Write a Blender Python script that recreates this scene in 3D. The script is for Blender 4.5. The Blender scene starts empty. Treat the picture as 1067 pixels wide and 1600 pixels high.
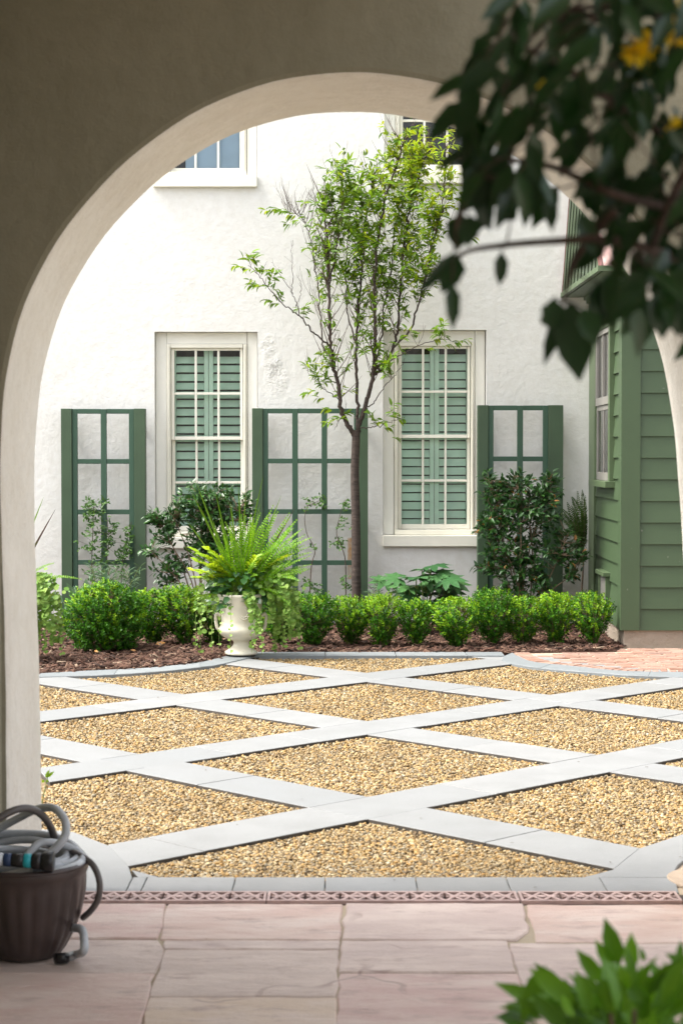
import bpy, bmesh, math, random
import numpy as np
from mathutils import Vector

# ------------------------------------------------------------------ camera, sky, sun, exposure
S = bpy.context.scene
C = S.collection
F, H = 2870.0, 1.6                    # focal length in photo pixels, eye height in metres
PITCH = math.atan(90.0 / F)
cam_d = bpy.data.cameras.new('camera')
cam = bpy.data.objects.new('camera', cam_d)
C.objects.link(cam)
cam.location = (0, 0, H)
cam.rotation_euler = (math.pi / 2 - PITCH, 0, 0)
cam_d.sensor_fit = 'VERTICAL'
cam_d.sensor_height = 36.0
cam_d.sensor_width = 24.0
cam_d.lens = 36.0 * F / 1600.0
cam_d.clip_start = 0.05
cam_d.clip_end = 500
cam_d.dof.use_dof = True
cam_d.dof.focus_distance = 15.5
cam_d.dof.aperture_fstop = 6.8
S.camera = cam

SUN_EL, SUN_AZ = math.radians(57), math.radians(-94)      # azimuth measured from +Y towards +X
sd = Vector((math.sin(SUN_AZ) * math.cos(SUN_EL), math.cos(SUN_AZ) * math.cos(SUN_EL), math.sin(SUN_EL)))
w = bpy.data.worlds.new('World')
S.world = w
w.use_nodes = True
wn = w.node_tree
bg = wn.nodes['Background']
sky = wn.nodes.new('ShaderNodeTexSky')
sky.sky_type = 'NISHITA'
sky.sun_disc = False
sky.sun_elevation = SUN_EL
sky.sun_rotation = SUN_AZ
sky.air_density = 1.0
sky.dust_density = 5.0
sky.ozone_density = 1.0
hs = wn.nodes.new('ShaderNodeHueSaturation')                # thin bright overcast: most of the blue is gone
hs.inputs['Saturation'].default_value = 0.28
wn.links.new(sky.outputs[0], hs.inputs['Color'])
wn.links.new(hs.outputs[0], bg.inputs['Color'])
bg.inputs['Strength'].default_value = 0.15
sun_d = bpy.data.lights.new('sun', 'SUN')
sun_d.energy = 1.5
sun_d.angle = math.radians(14)
sun_d.color = (1.0, 0.95, 0.86)
sun = bpy.data.objects.new('sun', sun_d)
C.objects.link(sun)
sun.rotation_euler = sd.to_track_quat('Z', 'Y').to_euler()
sun.location = (-6, -4, 12)
S.view_settings.view_transform = 'Standard'
S.view_settings.look = 'None'
S.view_settings.gamma = 1.0
S.view_settings.use_curve_mapping = False
S.view_settings.exposure = 1.87
S.cycles.max_bounces = 8
S.cycles.transparent_max_bounces = 12

# ------------------------------------------------------------------ measuring helpers
_cp, _sp = math.cos(PITCH), math.sin(PITCH)


def ray(u, v):
    x = (u - 533.5) / F
    y = -(v - 800.0) / F
    return (x, _cp + y * _sp, y * _cp - _sp)


def at(u, v, Y):
    d = ray(u, v)
    t = Y / d[1]
    return (d[0] * t, Y, H + d[2] * t)


def gp(u, v, z=0.0):
    d = ray(u, v)
    t = (z - H) / d[2]
    return (d[0] * t, d[1] * t, z)


# ------------------------------------------------------------------ materials
def sl(r, g, b):
    """sRGB 0-255 to linear"""
    f = lambda c: ((c / 255 + 0.055) / 1.055) ** 2.4 if c > 10 else c / 255 / 12.92
    return (f(r), f(g), f(b), 1)


class NT:
    def __init__(s, name):
        s.m = bpy.data.materials.new(name)
        s.m.use_nodes = True
        s.t = s.m.node_tree
        s.n = s.t.nodes
        s.b = s.n['Principled BSDF']
        s.out = s.n['Material Output']

    def node(s, typ, **k):
        nd = s.n.new(typ)
        for a, v in k.items():
            setattr(nd, a, v)
        return nd

    def link(s, a, b):
        s.t.links.new(a, b)

    def noise(s, scale, detail=4, rough=0.55, coord=None, vec=None):
        nz = s.node('ShaderNodeTexNoise')
        nz.inputs['Scale'].default_value = scale
        nz.inputs['Detail'].default_value = detail
        nz.inputs['Roughness'].default_value = rough
        if vec is not None:
            s.link(vec, nz.inputs['Vector'])
        else:
            if not hasattr(s, 'tc'):
                s.tc = s.node('ShaderNodeTexCoord')
            s.link(s.tc.outputs['Object'], nz.inputs['Vector'])
        return nz.outputs['Fac']

    def ramp(s, fac, stops):
        r = s.node('ShaderNodeValToRGB')
        e = r.color_ramp.elements
        while len(e) < len(stops):
            e.new(0.5)
        for el, (p, c) in zip(e, stops):
            el.position = p
            el.color = c if len(c) == 4 else (*c, 1)
        s.link(fac, r.inputs['Fac'])
        return r.outputs['Color']

    def mix(s, fac, a, b, blend='MIX'):
        mx = s.node('ShaderNodeMix', data_type='RGBA', blend_type=blend)
        for sock, v in ((mx.inputs[0], fac), (mx.inputs[6], a), (mx.inputs[7], b)):
            if isinstance(v, (int, float)):
                sock.default_value = v
            elif isinstance(v, tuple):
                sock.default_value = v
            else:
                s.link(v, sock)
        return mx.outputs[2]

    def math(s, op, a, b=0.0, c=None):
        nd = s.node('ShaderNodeMath', operation=op)
        for i, v in enumerate((a, b) if c is None else (a, b, c)):
            if isinstance(v, (int, float)):
                nd.inputs[i].default_value = v
            else:
                s.link(v, nd.inputs[i])
        return nd.outputs[0]

    def bump(s, height, strength=0.3, dist=0.01, prev=None):
        b = s.node('ShaderNodeBump')
        b.inputs['Strength'].default_value = strength
        b.inputs['Distance'].default_value = dist
        s.link(height, b.inputs['Height'])
        if prev is not None:
            s.link(prev, b.inputs['Normal'])
        return b.outputs['Normal']

    def color(s, c):
        if isinstance(c, tuple):
            s.b.inputs['Base Color'].default_value = c
        else:
            s.link(c, s.b.inputs['Base Color'])
        return s

    def rough(s, v):
        s.b.inputs['Roughness'].default_value = v
        return s

    def normal(s, nrm):
        s.link(nrm, s.b.inputs['Normal'])
        return s

    def island(s):
        return s.node('ShaderNodeNewGeometry').outputs['Random Per Island']


def rgb(r, g, b):
    return (r, g, b, 1)


def paint(name, base, rough=0.5, var=0.12, scale=6.0, bump=0.05, wear=None):
    t = NT(name)
    d = tuple(c * (1 - var) for c in base[:3]) + (1,)
    l = tuple(min(1, c * (1 + var)) for c in base[:3]) + (1,)
    col = t.ramp(t.noise(scale, 6), [(0.3, d), (0.7, l)])
    if wear:
        sp = t.ramp(t.noise(26, 3, .5), [(0.735, rgb(0, 0, 0)), (0.76, rgb(1, 1, 1))])
        col = t.mix(sp, col, wear)
    t.color(col).rough(rough)
    t.normal(t.bump(t.noise(60, 3), bump, 0.004))
    return t.m


def stucco(name, base, dirt, grain=0.5, lumps=0.4, scar=None, rust=None, dirt_lo=.4, dirt_hi=.85, splash=0.0):
    t = NT(name)
    big = t.noise(1.3, 5, .6)
    col = t.ramp(big, [(dirt_lo, base), (dirt_hi, dirt)])
    fine = t.ramp(t.noise(14, 6, .65), [(0.3, rgb(.93, .92, .9)), (0.6, rgb(1, 1, 1))])
    col = t.mix(1.0, col, fine, 'MULTIPLY')
    if rust:
        sx = t.node('ShaderNodeSeparateXYZ')
        t.link(t.tc.outputs['Object'], sx.inputs[0])
        x0, x1, z0, z1 = rust
        mx = t.math('LESS_THAN', t.math('ABSOLUTE', t.math('SUBTRACT', sx.outputs[0], (x0 + x1) / 2)), (x1 - x0) / 2)
        mz = t.math('MULTIPLY', t.math('GREATER_THAN', sx.outputs[2], z0), t.math('LESS_THAN', sx.outputs[2], z1))
        st = t.math('MULTIPLY', t.math('MULTIPLY', mx, mz), t.ramp(t.noise(9, 3), [(.35, rgb(.25, .25, .25)), (.6, rgb(.95, .95, .95))]))
        col = t.mix(st, col, rgb(.55, .26, .06))
    if splash:
        sx = t.node('ShaderNodeSeparateXYZ')
        t.link(t.tc.outputs['Object'], sx.inputs[0])
        low = t.node('ShaderNodeMapRange')
        low.inputs['From Min'].default_value = splash
        low.inputs['From Max'].default_value = 0.0
        t.link(sx.outputs[2], low.inputs['Value'])
        mp = t.node('ShaderNodeMapping')
        mp.inputs['Scale'].default_value = (9, 9, 1.2)
        t.link(t.tc.outputs['Object'], mp.inputs['Vector'])
        st = t.math('MULTIPLY', low.outputs[0], t.ramp(t.noise(1.0, 6, .6, vec=mp.outputs[0]), [(.3, rgb(.1, .1, .1)), (.75, rgb(.38, .38, .38))]))
        col = t.mix(st, col, rgb(.44, .40, .33))
    t.color(col).rough(0.92)
    t.b.inputs['Specular IOR Level'].default_value = 0.2
    n1 = t.bump(t.noise(2.2, 3), lumps, 0.08)
    n2 = t.bump(t.noise(20, 6, .66), grain, 0.022, n1)
    n3 = t.bump(t.noise(110, 3, .6), grain * .7, 0.004, n2)
    if scar:
        last = n3
        rough_n = t.math('SUBTRACT', t.noise(7, 6, .72), .38)
        for (cx, cz, rx, rz) in scar:
            sx = t.node('ShaderNodeSeparateXYZ')
            t.link(t.tc.outputs['Object'], sx.inputs[0])
            dx = t.math('DIVIDE', t.math('SUBTRACT', sx.outputs[0], cx), rx)
            dz = t.math('DIVIDE', t.math('SUBTRACT', sx.outputs[2], cz), rz)
            r2 = t.math('ADD', t.math('MULTIPLY', dx, dx), t.math('MULTIPLY', dz, dz))
            mask = t.math('MAXIMUM', t.math('SUBTRACT', 1.0, r2), 0.0)
            hgt = t.math('MULTIPLY', t.math('POWER', mask, 1.3), rough_n)
            last = t.bump(hgt, 0.55, 0.10, last)
        n3 = last
    t.normal(n3)
    return t.m


def leaf_mat(name, dark, light, rough=0.42, trans=0.3, spec=0.5):
    t = NT(name)
    col = t.ramp(t.island(), [(0.0, dark), (0.55, tuple((a + b) / 2 for a, b in zip(dark, light))), (1.0, light)])
    t.color(col).rough(rough)
    t.b.inputs['Specular IOR Level'].default_value = spec
    tr = t.node('ShaderNodeBsdfTranslucent')
    warm = t.mix(0.35, col, rgb(light[0] * 1.6, light[1] * 1.3, light[2] * .4))
    t.link(warm, tr.inputs['Color'])
    mx = t.node('ShaderNodeMixShader')
    mx.inputs[0].default_value = trans
    t.link(t.b.outputs[0], mx.inputs[1])
    t.link(tr.outputs[0], mx.inputs[2])
    t.link(mx.outputs[0], t.out.inputs['Surface'])
    return t.m


def bark_mat(name, a, b, scale=30, stretch=(1, 1, 1)):
    t = NT(name)
    t.tc = t.node('ShaderNodeTexCoord')
    mp = t.node('ShaderNodeMapping')
    mp.inputs['Scale'].default_value = stretch
    t.link(t.tc.outputs['Object'], mp.inputs['Vector'])
    f = t.noise(scale, 5, .65, vec=mp.outputs[0])
    t.color(t.ramp(f, [(0.3, a), (0.7, b)])).rough(0.85)
    t.normal(t.bump(f, 0.7, 0.012))
    return t.m


def islands(name, stops, rough=0.7, bump=0.2, bscale=40, mottled=0.0, mscale=5, mcol=None, spec=.4):
    t = NT(name)
    col = t.ramp(t.island(), stops)
    if mottled:
        col = t.mix(t.math('MULTIPLY', t.ramp(t.noise(mscale, 6, .6), [(.4, rgb(0, 0, 0)), (.7, rgb(1, 1, 1))]), mottled), col, mcol)
    t.color(col).rough(rough)
    t.b.inputs['Specular IOR Level'].default_value = spec
    t.normal(t.bump(t.noise(bscale, 5), bump, 0.01))
    return t.m


def glass_mat(name, tint=rgb(.99, 1.0, .995)):
    t = NT(name)
    tr = t.node('ShaderNodeBsdfTransparent')
    tr.inputs[0].default_value = tint
    gl = t.node('ShaderNodeBsdfGlossy')
    gl.inputs['Roughness'].default_value = 0.015
    nz = t.bump(t.noise(2.2, 2), 0.12, 0.02)
    t.link(nz, gl.inputs['Normal'])
    fr = t.node('ShaderNodeFresnel')
    fr.inputs['IOR'].default_value = 1.55
    mx = t.node('ShaderNodeMixShader')
    t.link(fr.outputs[0], mx.inputs[0])
    t.link(tr.outputs[0], mx.inputs[1])
    t.link(gl.outputs[0], mx.inputs[2])
    t.link(mx.outputs[0], t.out.inputs['Surface'])
    return t.m


_x0, _, _z0 = at(543, 905, 17.35)
_x1, _, _z1 = at(549, 840, 17.35)
_sc = [at(u, v, 17.35) + (a, b) for u, v, a, b in ((432, 590, .13, .2), (424, 565, .11, .16), (418, 540, .10, .12))]
M = {}
M['wall'] = stucco('house_stucco', rgb(0.735, 0.725, 0.698), rgb(0.707, 0.693, 0.656), .26, .14,
                   scar=[(a, c, r, q) for a, b, c, r, q in _sc], rust=(_x0, _x1, _z0, _z1), splash=1.1)
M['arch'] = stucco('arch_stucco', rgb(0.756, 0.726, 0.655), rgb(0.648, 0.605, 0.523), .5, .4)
M['arch_shade'] = stucco('shaded_stucco', rgb(0.244, 0.224, 0.160), rgb(0.207, 0.192, 0.133), .3, .3)  # arch stucco again, with the shade of the near face put into its colour
M['casing'] = paint('cream_casing', rgb(.83, .81, .74), .8, .03, 5, .15)
M['trim'] = paint('cream_trim', rgb(0.792, 0.760, 0.656), .45, .05, 5, .05)
M['sash'] = paint('cream_sash', rgb(0.812, 0.782, 0.678), .4, .05, 5, .05)
M['shutter'] = paint('mint_shutter', rgb(.62, .85, .69), .4, .12, 3, .04)
M['glass'] = glass_mat('window_glass')
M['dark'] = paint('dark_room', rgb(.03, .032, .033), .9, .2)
M['pane_backing'] = paint('sky_reflection_blue', rgb(.40, .56, .70), .7, .1, 2)  # sky reflection of the upper window, painted as a blue sheet
M['tre_board'] = paint('olive_board', rgb(0.044, 0.080, 0.040), .5, .14, 3, .12, rgb(0.316, 0.361, 0.295))
M['tre_lat'] = paint('teal_lattice', rgb(0.031, 0.079, 0.047), .5, .10, 4, .08)
M['shed'] = paint('shed_green', rgb(0.044, 0.074, 0.033), .5, .08, 2.2, .12, rgb(0.131, 0.146, 0.105))
M['shed_light'] = paint('shed_trim_green', rgb(0.071, 0.106, 0.050), .45, .07, 3, .08)
M['shed_sash'] = paint('grey_sash', rgb(0.209, 0.199, 0.180), .5, .1)
M['copper'] = paint('copper_edge', rgb(.10, .035, .028), .4, .2)
M['roof_front'] = paint('pink_sky_lit_roof', rgb(.42, .27, .24), .4, .15, 2)  # pinkish front slope, bright sky reflection painted into its colour
M['roof'] = paint('roof_metal', rgb(0.060, 0.081, 0.047), .35, .15, 2)
M['concrete'] = stucco('footing_concrete', rgb(.30, .25, .2), rgb(.16, .13, .10), .7, .3)
M['slab'] = islands('bluestone', [(0, rgb(0.173, 0.180, 0.183)), (.25, rgb(0.195, 0.199, 0.199)), (.6, rgb(0.202, 0.206, 0.206)), (.85, rgb(0.215, 0.216, 0.213)), (1, rgb(0.190, 0.191, 0.186))], .62, .2, 60, .6, 4, rgb(0.163, 0.166, 0.164))
M['slab_edge'] = paint('dark_slab_edge', rgb(.05, .042, .034), .7, .3, 20, .2)  # dark brown on the upright sides of the slabs
M['curb'] = islands('bluestone_curb', [(0, rgb(0.149, 0.164, 0.171)), (1, rgb(0.193, 0.208, 0.212))], .65, .2, 60, .5, 8, rgb(0.126, 0.138, 0.141))
t = NT('red_flagstone')
col = t.ramp(t.island(), [(0, rgb(.60, .40, .345)), (.3, rgb(.68, .495, .43)), (.5, rgb(.60, .48, .43)), (.75, rgb(.72, .56, .43)), (1, rgb(.64, .44, .395))])
mp = t.node('ShaderNodeMapping'); mp.inputs['Scale'].default_value = (1, 2.6, 1)
t.tc = t.node('ShaderNodeTexCoord'); t.link(t.tc.outputs['Object'], mp.inputs['Vector'])
v1 = t.noise(2.6, 7, .62, vec=mp.outputs[0])
col = t.mix(t.math('MULTIPLY', t.ramp(v1, [(.42, rgb(0.000, 0.000, 0.000)), (.62, rgb(1.200, 1.200, 1.200))]), .7), col, rgb(.76, .62, .54))
col = t.mix(t.math('MULTIPLY', t.ramp(t.noise(4.5, 8, .7, vec=mp.outputs[0]), [(.54, rgb(0.000, 0.000, 0.000)), (.66, rgb(1.200, 1.200, 1.200))]), .55), col, rgb(0.432, 0.300, 0.264))
t.color(col).rough(.55)
vo = t.node('ShaderNodeTexVoronoi', feature='DISTANCE_TO_EDGE')
vo.inputs['Scale'].default_value = 1.3
wp = t.node('ShaderNodeMix', data_type='VECTOR')
wp.inputs[0].default_value = .35
nzv = t.node('ShaderNodeTexNoise'); nzv.inputs['Scale'].default_value = 3.0
t.link(t.tc.outputs['Object'], nzv.inputs['Vector'])
t.link(t.tc.outputs['Object'], wp.inputs[4]); t.link(nzv.outputs['Color'], wp.inputs[5]); t.link(wp.outputs[1], vo.inputs['Vector'])
crack = t.ramp(vo.outputs['Distance'], [(.0, rgb(0, 0, 0)), (.012, rgb(1, 1, 1))])
patchy = t.ramp(t.noise(1.7, 3), [(.54, rgb(1, 1, 1)), (.62, rgb(0, 0, 0))])
crk = t.math('MAXIMUM', crack, patchy)
t.color(t.mix(crk, rgb(.46, .33, .29), col))
n1 = t.bump(t.noise(6, 9, .72, vec=mp.outputs[0]), .8, .03)
t.normal(t.bump(crk, .5, .006, n1))
M['flag'] = t.m
M['mortar'] = stucco('sandy_mortar', rgb(.50, .42, .31), rgb(.24, .18, .13), .6, .3)
M['brick'] = islands('red_brick', [(0, rgb(0.160, 0.078, 0.052)), (.3, rgb(0.232, 0.122, 0.085)), (.55, rgb(0.264, 0.148, 0.104)), (.8, rgb(0.192, 0.115, 0.089)), (1, rgb(0.304, 0.192, 0.141))], .85, .6, 26, .6, 9, rgb(0.336, 0.244, 0.192))
M['bmortar'] = stucco('pale_mortar', rgb(.42, .34, .26), rgb(.27, .20, .15), .6, .3)
M['pebble'] = islands('pebbles', [(0, rgb(0.050, 0.032, 0.014)), (.13, rgb(0.119, 0.073, 0.027)), (.24, rgb(0.208, 0.136, 0.056)), (.40, rgb(0.327, 0.221, 0.084)), (.52, rgb(0.356, 0.197, 0.048)), (.64, rgb(0.366, 0.263, 0.120)),
                                  (.78, rgb(0.416, 0.324, 0.176)), (.88, rgb(0.168, 0.141, 0.096)), (.95, rgb(0.297, 0.254, 0.176)), (1, rgb(0.495, 0.432, 0.304))], .55, .2, 80, .4, 1.6, rgb(0.148, 0.099, 0.040))
M['bed'] = islands('gravel_bed', [(0, rgb(0.144, 0.102, 0.054)), (1, rgb(0.144, 0.102, 0.054))], .9, .8, 60, .8, 40, rgb(0.216, 0.162, 0.090))
M['mulch'] = islands('bark_mulch', [(0, rgb(0.022, 0.010, 0.006)), (.4, rgb(0.059, 0.026, 0.015)), (.75, rgb(0.093, 0.044, 0.027)), (.93, rgb(0.130, 0.075, 0.048)), (1, rgb(0.248, 0.184, 0.129))], .9, .3, 80)
M['soil'] = stucco('dark_soil', rgb(.06, .027, .017), rgb(.035, .016, .011), .9, .6)
M['ground'] = stucco('ground_earth', rgb(.30, .29, .25), rgb(.22, .23, .17), .5, .3)
M['iron'] = paint('rusty_iron', rgb(.42, .30, .27), .7, .25, 14, .3)
M['pit'] = paint('drain_pit', rgb(.05, .035, .03), .95, .3)
M['urn'] = paint('cream_glaze', rgb(0.614, 0.577, 0.465), .3, .16, 7, .12, rgb(0.391, 0.353, 0.260))
M['pot'] = paint('brown_resin', rgb(.055, .038, .034), .34, .25, 8, .15)
M['hose'] = paint('grey_hose', rgb(.42, .44, .46), .33, .15, 20, .1)
M['hose_dark'] = paint('dark_hose', rgb(.10, .088, .082), .35, .15, 20, .1)
M['hose_tan'] = paint('tan_hose', rgb(.36, .33, .28), .4, .15, 20, .1)
M['black'] = paint('black_plastic', rgb(.012, .012, .013), .3, .1)
M['teal'] = paint('teal_plastic', rgb(.02, .36, .42), .3, .1)
M['navy'] = paint('navy_plastic', rgb(.02, .045, .11), .35, .1)
M['chrome'] = paint('pale_plastic', rgb(.55, .58, .6), .25, .1)
M['bark'] = bark_mat('cherry_bark', rgb(0.019, 0.012, 0.009), rgb(0.072, 0.050, 0.039), 14, (1, 1, 5))
M['twig'] = bark_mat('twig_bark', rgb(.045, .026, .018), rgb(.11, .07, .05), 40)
M['stem'] = bark_mat('grey_stem', rgb(.10, .065, .04), rgb(.24, .17, .11), 40)
M['vine_stem'] = bark_mat('green_stem', rgb(.12, .17, .04), rgb(.22, .26, .08), 40)
M['box'] = leaf_mat('box_leaf', rgb(.008, .048, .003), rgb(.066, .215, .008), 0.45, 0.3, 0.22)
M['box_new'] = leaf_mat('box_new_leaf', rgb(0.1, 0.27, 0.008), rgb(0.26, 0.42, 0.015), 0.45, 0.35, 0.22)
M['camellia'] = leaf_mat('camellia_leaf', rgb(0.012, 0.048, 0.011), rgb(0.045, 0.125, 0.022), 0.36, 0.15, 0.45)
M['cherry'] = leaf_mat('cherry_leaf', rgb(0.058, 0.137, 0.009), rgb(0.174, 0.305, 0.015), 0.45, 0.4, 0.25)
M['cherry_yellow'] = leaf_mat('cherry_yellow_leaf', rgb(.15, .29, .010), rgb(.36, .44, .018), 0.45, 0.45, 0.25)
M['rose'] = leaf_mat('rose_leaf', rgb(0.022, 0.075, 0.014), rgb(0.08, 0.17, 0.022), 0.45, 0.25, 0.3)
M['fern'] = leaf_mat('fern_leaf', rgb(0.06, 0.2, 0.006), rgb(0.2, 0.4, 0.012), 0.5, 0.35, 0.2)
M['fern_dark'] = leaf_mat('dark_fern_leaf', rgb(.03, .075, .015), rgb(.08, .15, .03), .5, .3)
M['spike'] = leaf_mat('spike_leaf', rgb(0.05, 0.14, 0.008), rgb(0.17, 0.3, 0.025), 0.4, 0.25, 0.3)
M['spike_old'] = leaf_mat('old_spike_leaf', rgb(.05, .03, .02), rgb(.12, .06, .05), .5, .15)
M['vine'] = leaf_mat('pale_vine_leaf', rgb(0.1, 0.22, 0.03), rgb(0.27, 0.4, 0.09), 0.5, 0.3, 0.25)
M['lime'] = leaf_mat('lime_leaf', rgb(0.17, 0.33, 0.01), rgb(0.38, 0.5, 0.02), 0.45, 0.35, 0.25)
M['broad'] = leaf_mat('dark_broad_leaf', rgb(.018, .065, .02), rgb(.05, .13, .03), .3, .2, .6)
M['fatsia'] = leaf_mat('fatsia_leaf', rgb(0.024, 0.091, 0.027), rgb(0.068, 0.163, 0.047), 0.4, 0.12, 0.4)
M['greygreen'] = leaf_mat('grey_green_leaf', rgb(0.06, 0.13, 0.07), rgb(0.14, 0.23, 0.13), 0.5, 0.2, 0.2)
M['near_dark'] = leaf_mat('jessamine_leaf', rgb(0.008, 0.035, 0.010), rgb(0.019, 0.071, 0.014), .28, .25, .6)
M['near_green'] = leaf_mat('pittosporum_leaf', rgb(0.064, 0.194, 0.014), rgb(0.191, 0.441, 0.023), .35, .3, .5)
M['yellow'] = leaf_mat('yellow_petal', rgb(0.805, 0.575, 0.010), rgb(0.977, 0.775, 0.020), .5, .3)
M['deadleaf'] = leaf_mat('dry_leaf', rgb(.30, .13, .03), rgb(.50, .25, .07), .6, .2)

# ------------------------------------------------------------------ object helpers
BASE = {}


def tag(o, label=None, cat=None, group=None, kind=None):
    if label: o['label'] = label
    if cat: o['category'] = cat
    if group: o['group'] = group
    if kind: o['kind'] = kind
    return o


def thing(name, label, cat, loc=(0, 0, 0), group=None):
    o = bpy.data.objects.new(name, None)
    o.empty_display_size = .2
    C.objects.link(o)
    o.location = loc
    BASE[o.name] = Vector(loc)
    return tag(o, label, cat, group)


def link_mesh(name, me, parent=None, base=None):
    """me is in world coordinates; the object is moved to base (or into its parent's frame)."""
    o = bpy.data.objects.new(name, me)
    C.objects.link(o)
    if parent is not None:
        b = BASE[parent.name]
        o.parent = parent
        BASE[o.name] = b
    else:
        b = Vector(base) if base is not None else Vector((0, 0, 0))
        o.location = b
        BASE[o.name] = b
    if b.length > 0:
        n = len(me.vertices)
        co = np.empty(n * 3, np.float32)
        me.vertices.foreach_get('co', co)
        co = co.reshape(-1, 3) - np.array(b, np.float32)
        me.vertices.foreach_set('co', co.ravel())
        me.update()
    return o


class MB:
    def __init__(s):
        s.v, s.f, s.mi = [], [], []

    def add(s, vs, fs, mi=0):
        o = len(s.v)
        s.v += [tuple(p) for p in vs]
        for f in fs:
            s.f.append(tuple(i + o for i in f))
            s.mi.append(mi)
        return s

    def box(s, x0, x1, y0, y1, z0, z1, mi=0):
        vs = [(x, y, z) for z in (z0, z1) for y in (y0, y1) for x in (x0, x1)]
        return s.add(vs, [(0, 2, 3, 1), (4, 5, 7, 6), (0, 1, 5, 4), (1, 3, 7, 5), (3, 2, 6, 7), (2, 0, 4, 6)], mi)

    def prism(s, poly, z0, z1, mi=0, inset=0.0, side_mi=None):
        """poly: counter-clockwise XY points; optional small chamfer at the top edge."""
        n = len(poly)
        vs = [(p[0], p[1], z0) for p in poly]
        fs = [tuple(range(n - 1, -1, -1))]
        if inset > 0:
            c = np.mean(np.array([(p[0], p[1]) for p in poly]), 0)
            vs += [(p[0], p[1], z1 - inset) for p in poly]
            ins = []
            for i in range(n):
                a, b, d = np.array(poly[i - 1][:2]), np.array(poly[i][:2]), np.array(poly[(i + 1) % n][:2])
                e1, e2 = b - a, d - b
                e1 /= max(1e-9, np.linalg.norm(e1)); e2 /= max(1e-9, np.linalg.norm(e2))
                nn = np.array((-e1[1] - e2[1], e1[0] + e2[0]))
                nn /= max(.3, np.linalg.norm(nn))
                ins.append(b + nn * inset)
            vs += [(p[0], p[1], z1) for p in ins]
            for k in range(2):
                for i in range(n):
                    j = (i + 1) % n
                    fs.append((k * n + i, k * n + j, (k + 1) * n + j, (k + 1) * n + i))
            fs.append(tuple(range(2 * n, 3 * n)))
            if side_mi is not None:
                s.add(vs, fs, mi)
                for q in range(n):
                    s.mi[len(s.mi) - len(fs) + 1 + q] = side_mi
                return s
        else:
            vs += [(p[0], p[1], z1) for p in poly]
            for i in range(n):
                j = (i + 1) % n
                fs.append((i, j, n + j, n + i))
            fs.append(tuple(range(n, 2 * n)))
        return s.add(vs, fs, mi)

    def tube(s, pts, radii, sides=7, mi=0, cap=True):
        pts = [Vector(p) for p in pts]
        n = len(pts)
        if isinstance(radii, (int, float)):
            radii = [radii] * n
        t = (pts[1] - pts[0]).normalized()
        ref = Vector((0, 0, 1)) if abs(t.z) < .9 else Vector((1, 0, 0))
        a = t.cross(ref).normalized()
        vs, fs = [], []
        for i in range(n):
            t = (pts[min(i + 1, n - 1)] - pts[max(i - 1, 0)])
            t = t.normalized() if t.length > 1e-9 else Vector((0, 0, 1))
            a = (a - t * a.dot(t))
            a = a.normalized() if a.length > 1e-6 else t.orthogonal().normalized()
            b = t.cross(a)
            for k in range(sides):
                g = 2 * math.pi * k / sides
                vs.append(pts[i] + (a * math.cos(g) + b * math.sin(g)) * radii[i])
        for i in range(n - 1):
            for k in range(sides):
                k2 = (k + 1) % sides
                fs.append((i * sides + k, i * sides + k2, (i + 1) * sides + k2, (i + 1) * sides + k))
        if cap:
            fs.append(tuple(range(sides - 1, -1, -1)))
            fs.append(tuple(range((n - 1) * sides, n * sides)))
        return s.add(vs, fs, mi)

    def lathe(s, cx, cy, prof, segs=40, mi=0, mod=None):
        vs, fs = [], []
        for (r, z) in prof:
            for k in range(segs):
                g = 2 * math.pi * k / segs
                rr = r if mod is None else mod(r, z, g)
                vs.append((cx + rr * math.cos(g), cy + rr * math.sin(g), z))
        m = len(prof)
        for i in range(m - 1):
            for k in range(segs):
                k2 = (k + 1) % segs
                fs.append((i * segs + k, i * segs + k2, (i + 1) * segs + k2, (i + 1) * segs + k))
        return s.add(vs, fs, mi)

    def build(s, name, mats, parent=None, base=None, bevel=0, smooth=False, seg=2):
        me = bpy.data.meshes.new(name)
        me.from_pydata(s.v, [], s.f)
        if not isinstance(mats, (list, tuple)):
            mats = [mats]
        for m in mats:
            me.materials.append(m)
        me.polygons.foreach_set('material_index', s.mi)
        if bevel:
            bm = bmesh.new()
            bm.from_mesh(me)
            es = [e for e in bm.edges if len(e.link_faces) == 2 and e.calc_face_angle(0) > .5]
            bmesh.ops.bevel(bm, geom=es, offset=bevel, segments=seg, affect='EDGES', profile=.6, clamp_overlap=True)
            bm.to_mesh(me)
            bm.free()
        if smooth:
            me.polygons.foreach_set('use_smooth', [True] * len(me.polygons))
        me.update()
        return link_mesh(name, me, parent, base)


def spline(pts, n=8):
    """Catmull-Rom through pts"""
    P = [np.array(p, float) for p in pts]
    P = [2 * P[0] - P[1]] + P + [2 * P[-1] - P[-2]]
    out = []
    for i in range(1, len(P) - 2):
        for k in range(n):
            t = k / n
            a, b, c, d = P[i - 1], P[i], P[i + 1], P[i + 2]
            out.append(.5 * ((2 * b) + (c - a) * t + (2 * a - 5 * b + 4 * c - d) * t * t + (3 * b - a - 3 * c + d) * t ** 3))
    out.append(P[-2])
    return out


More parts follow.
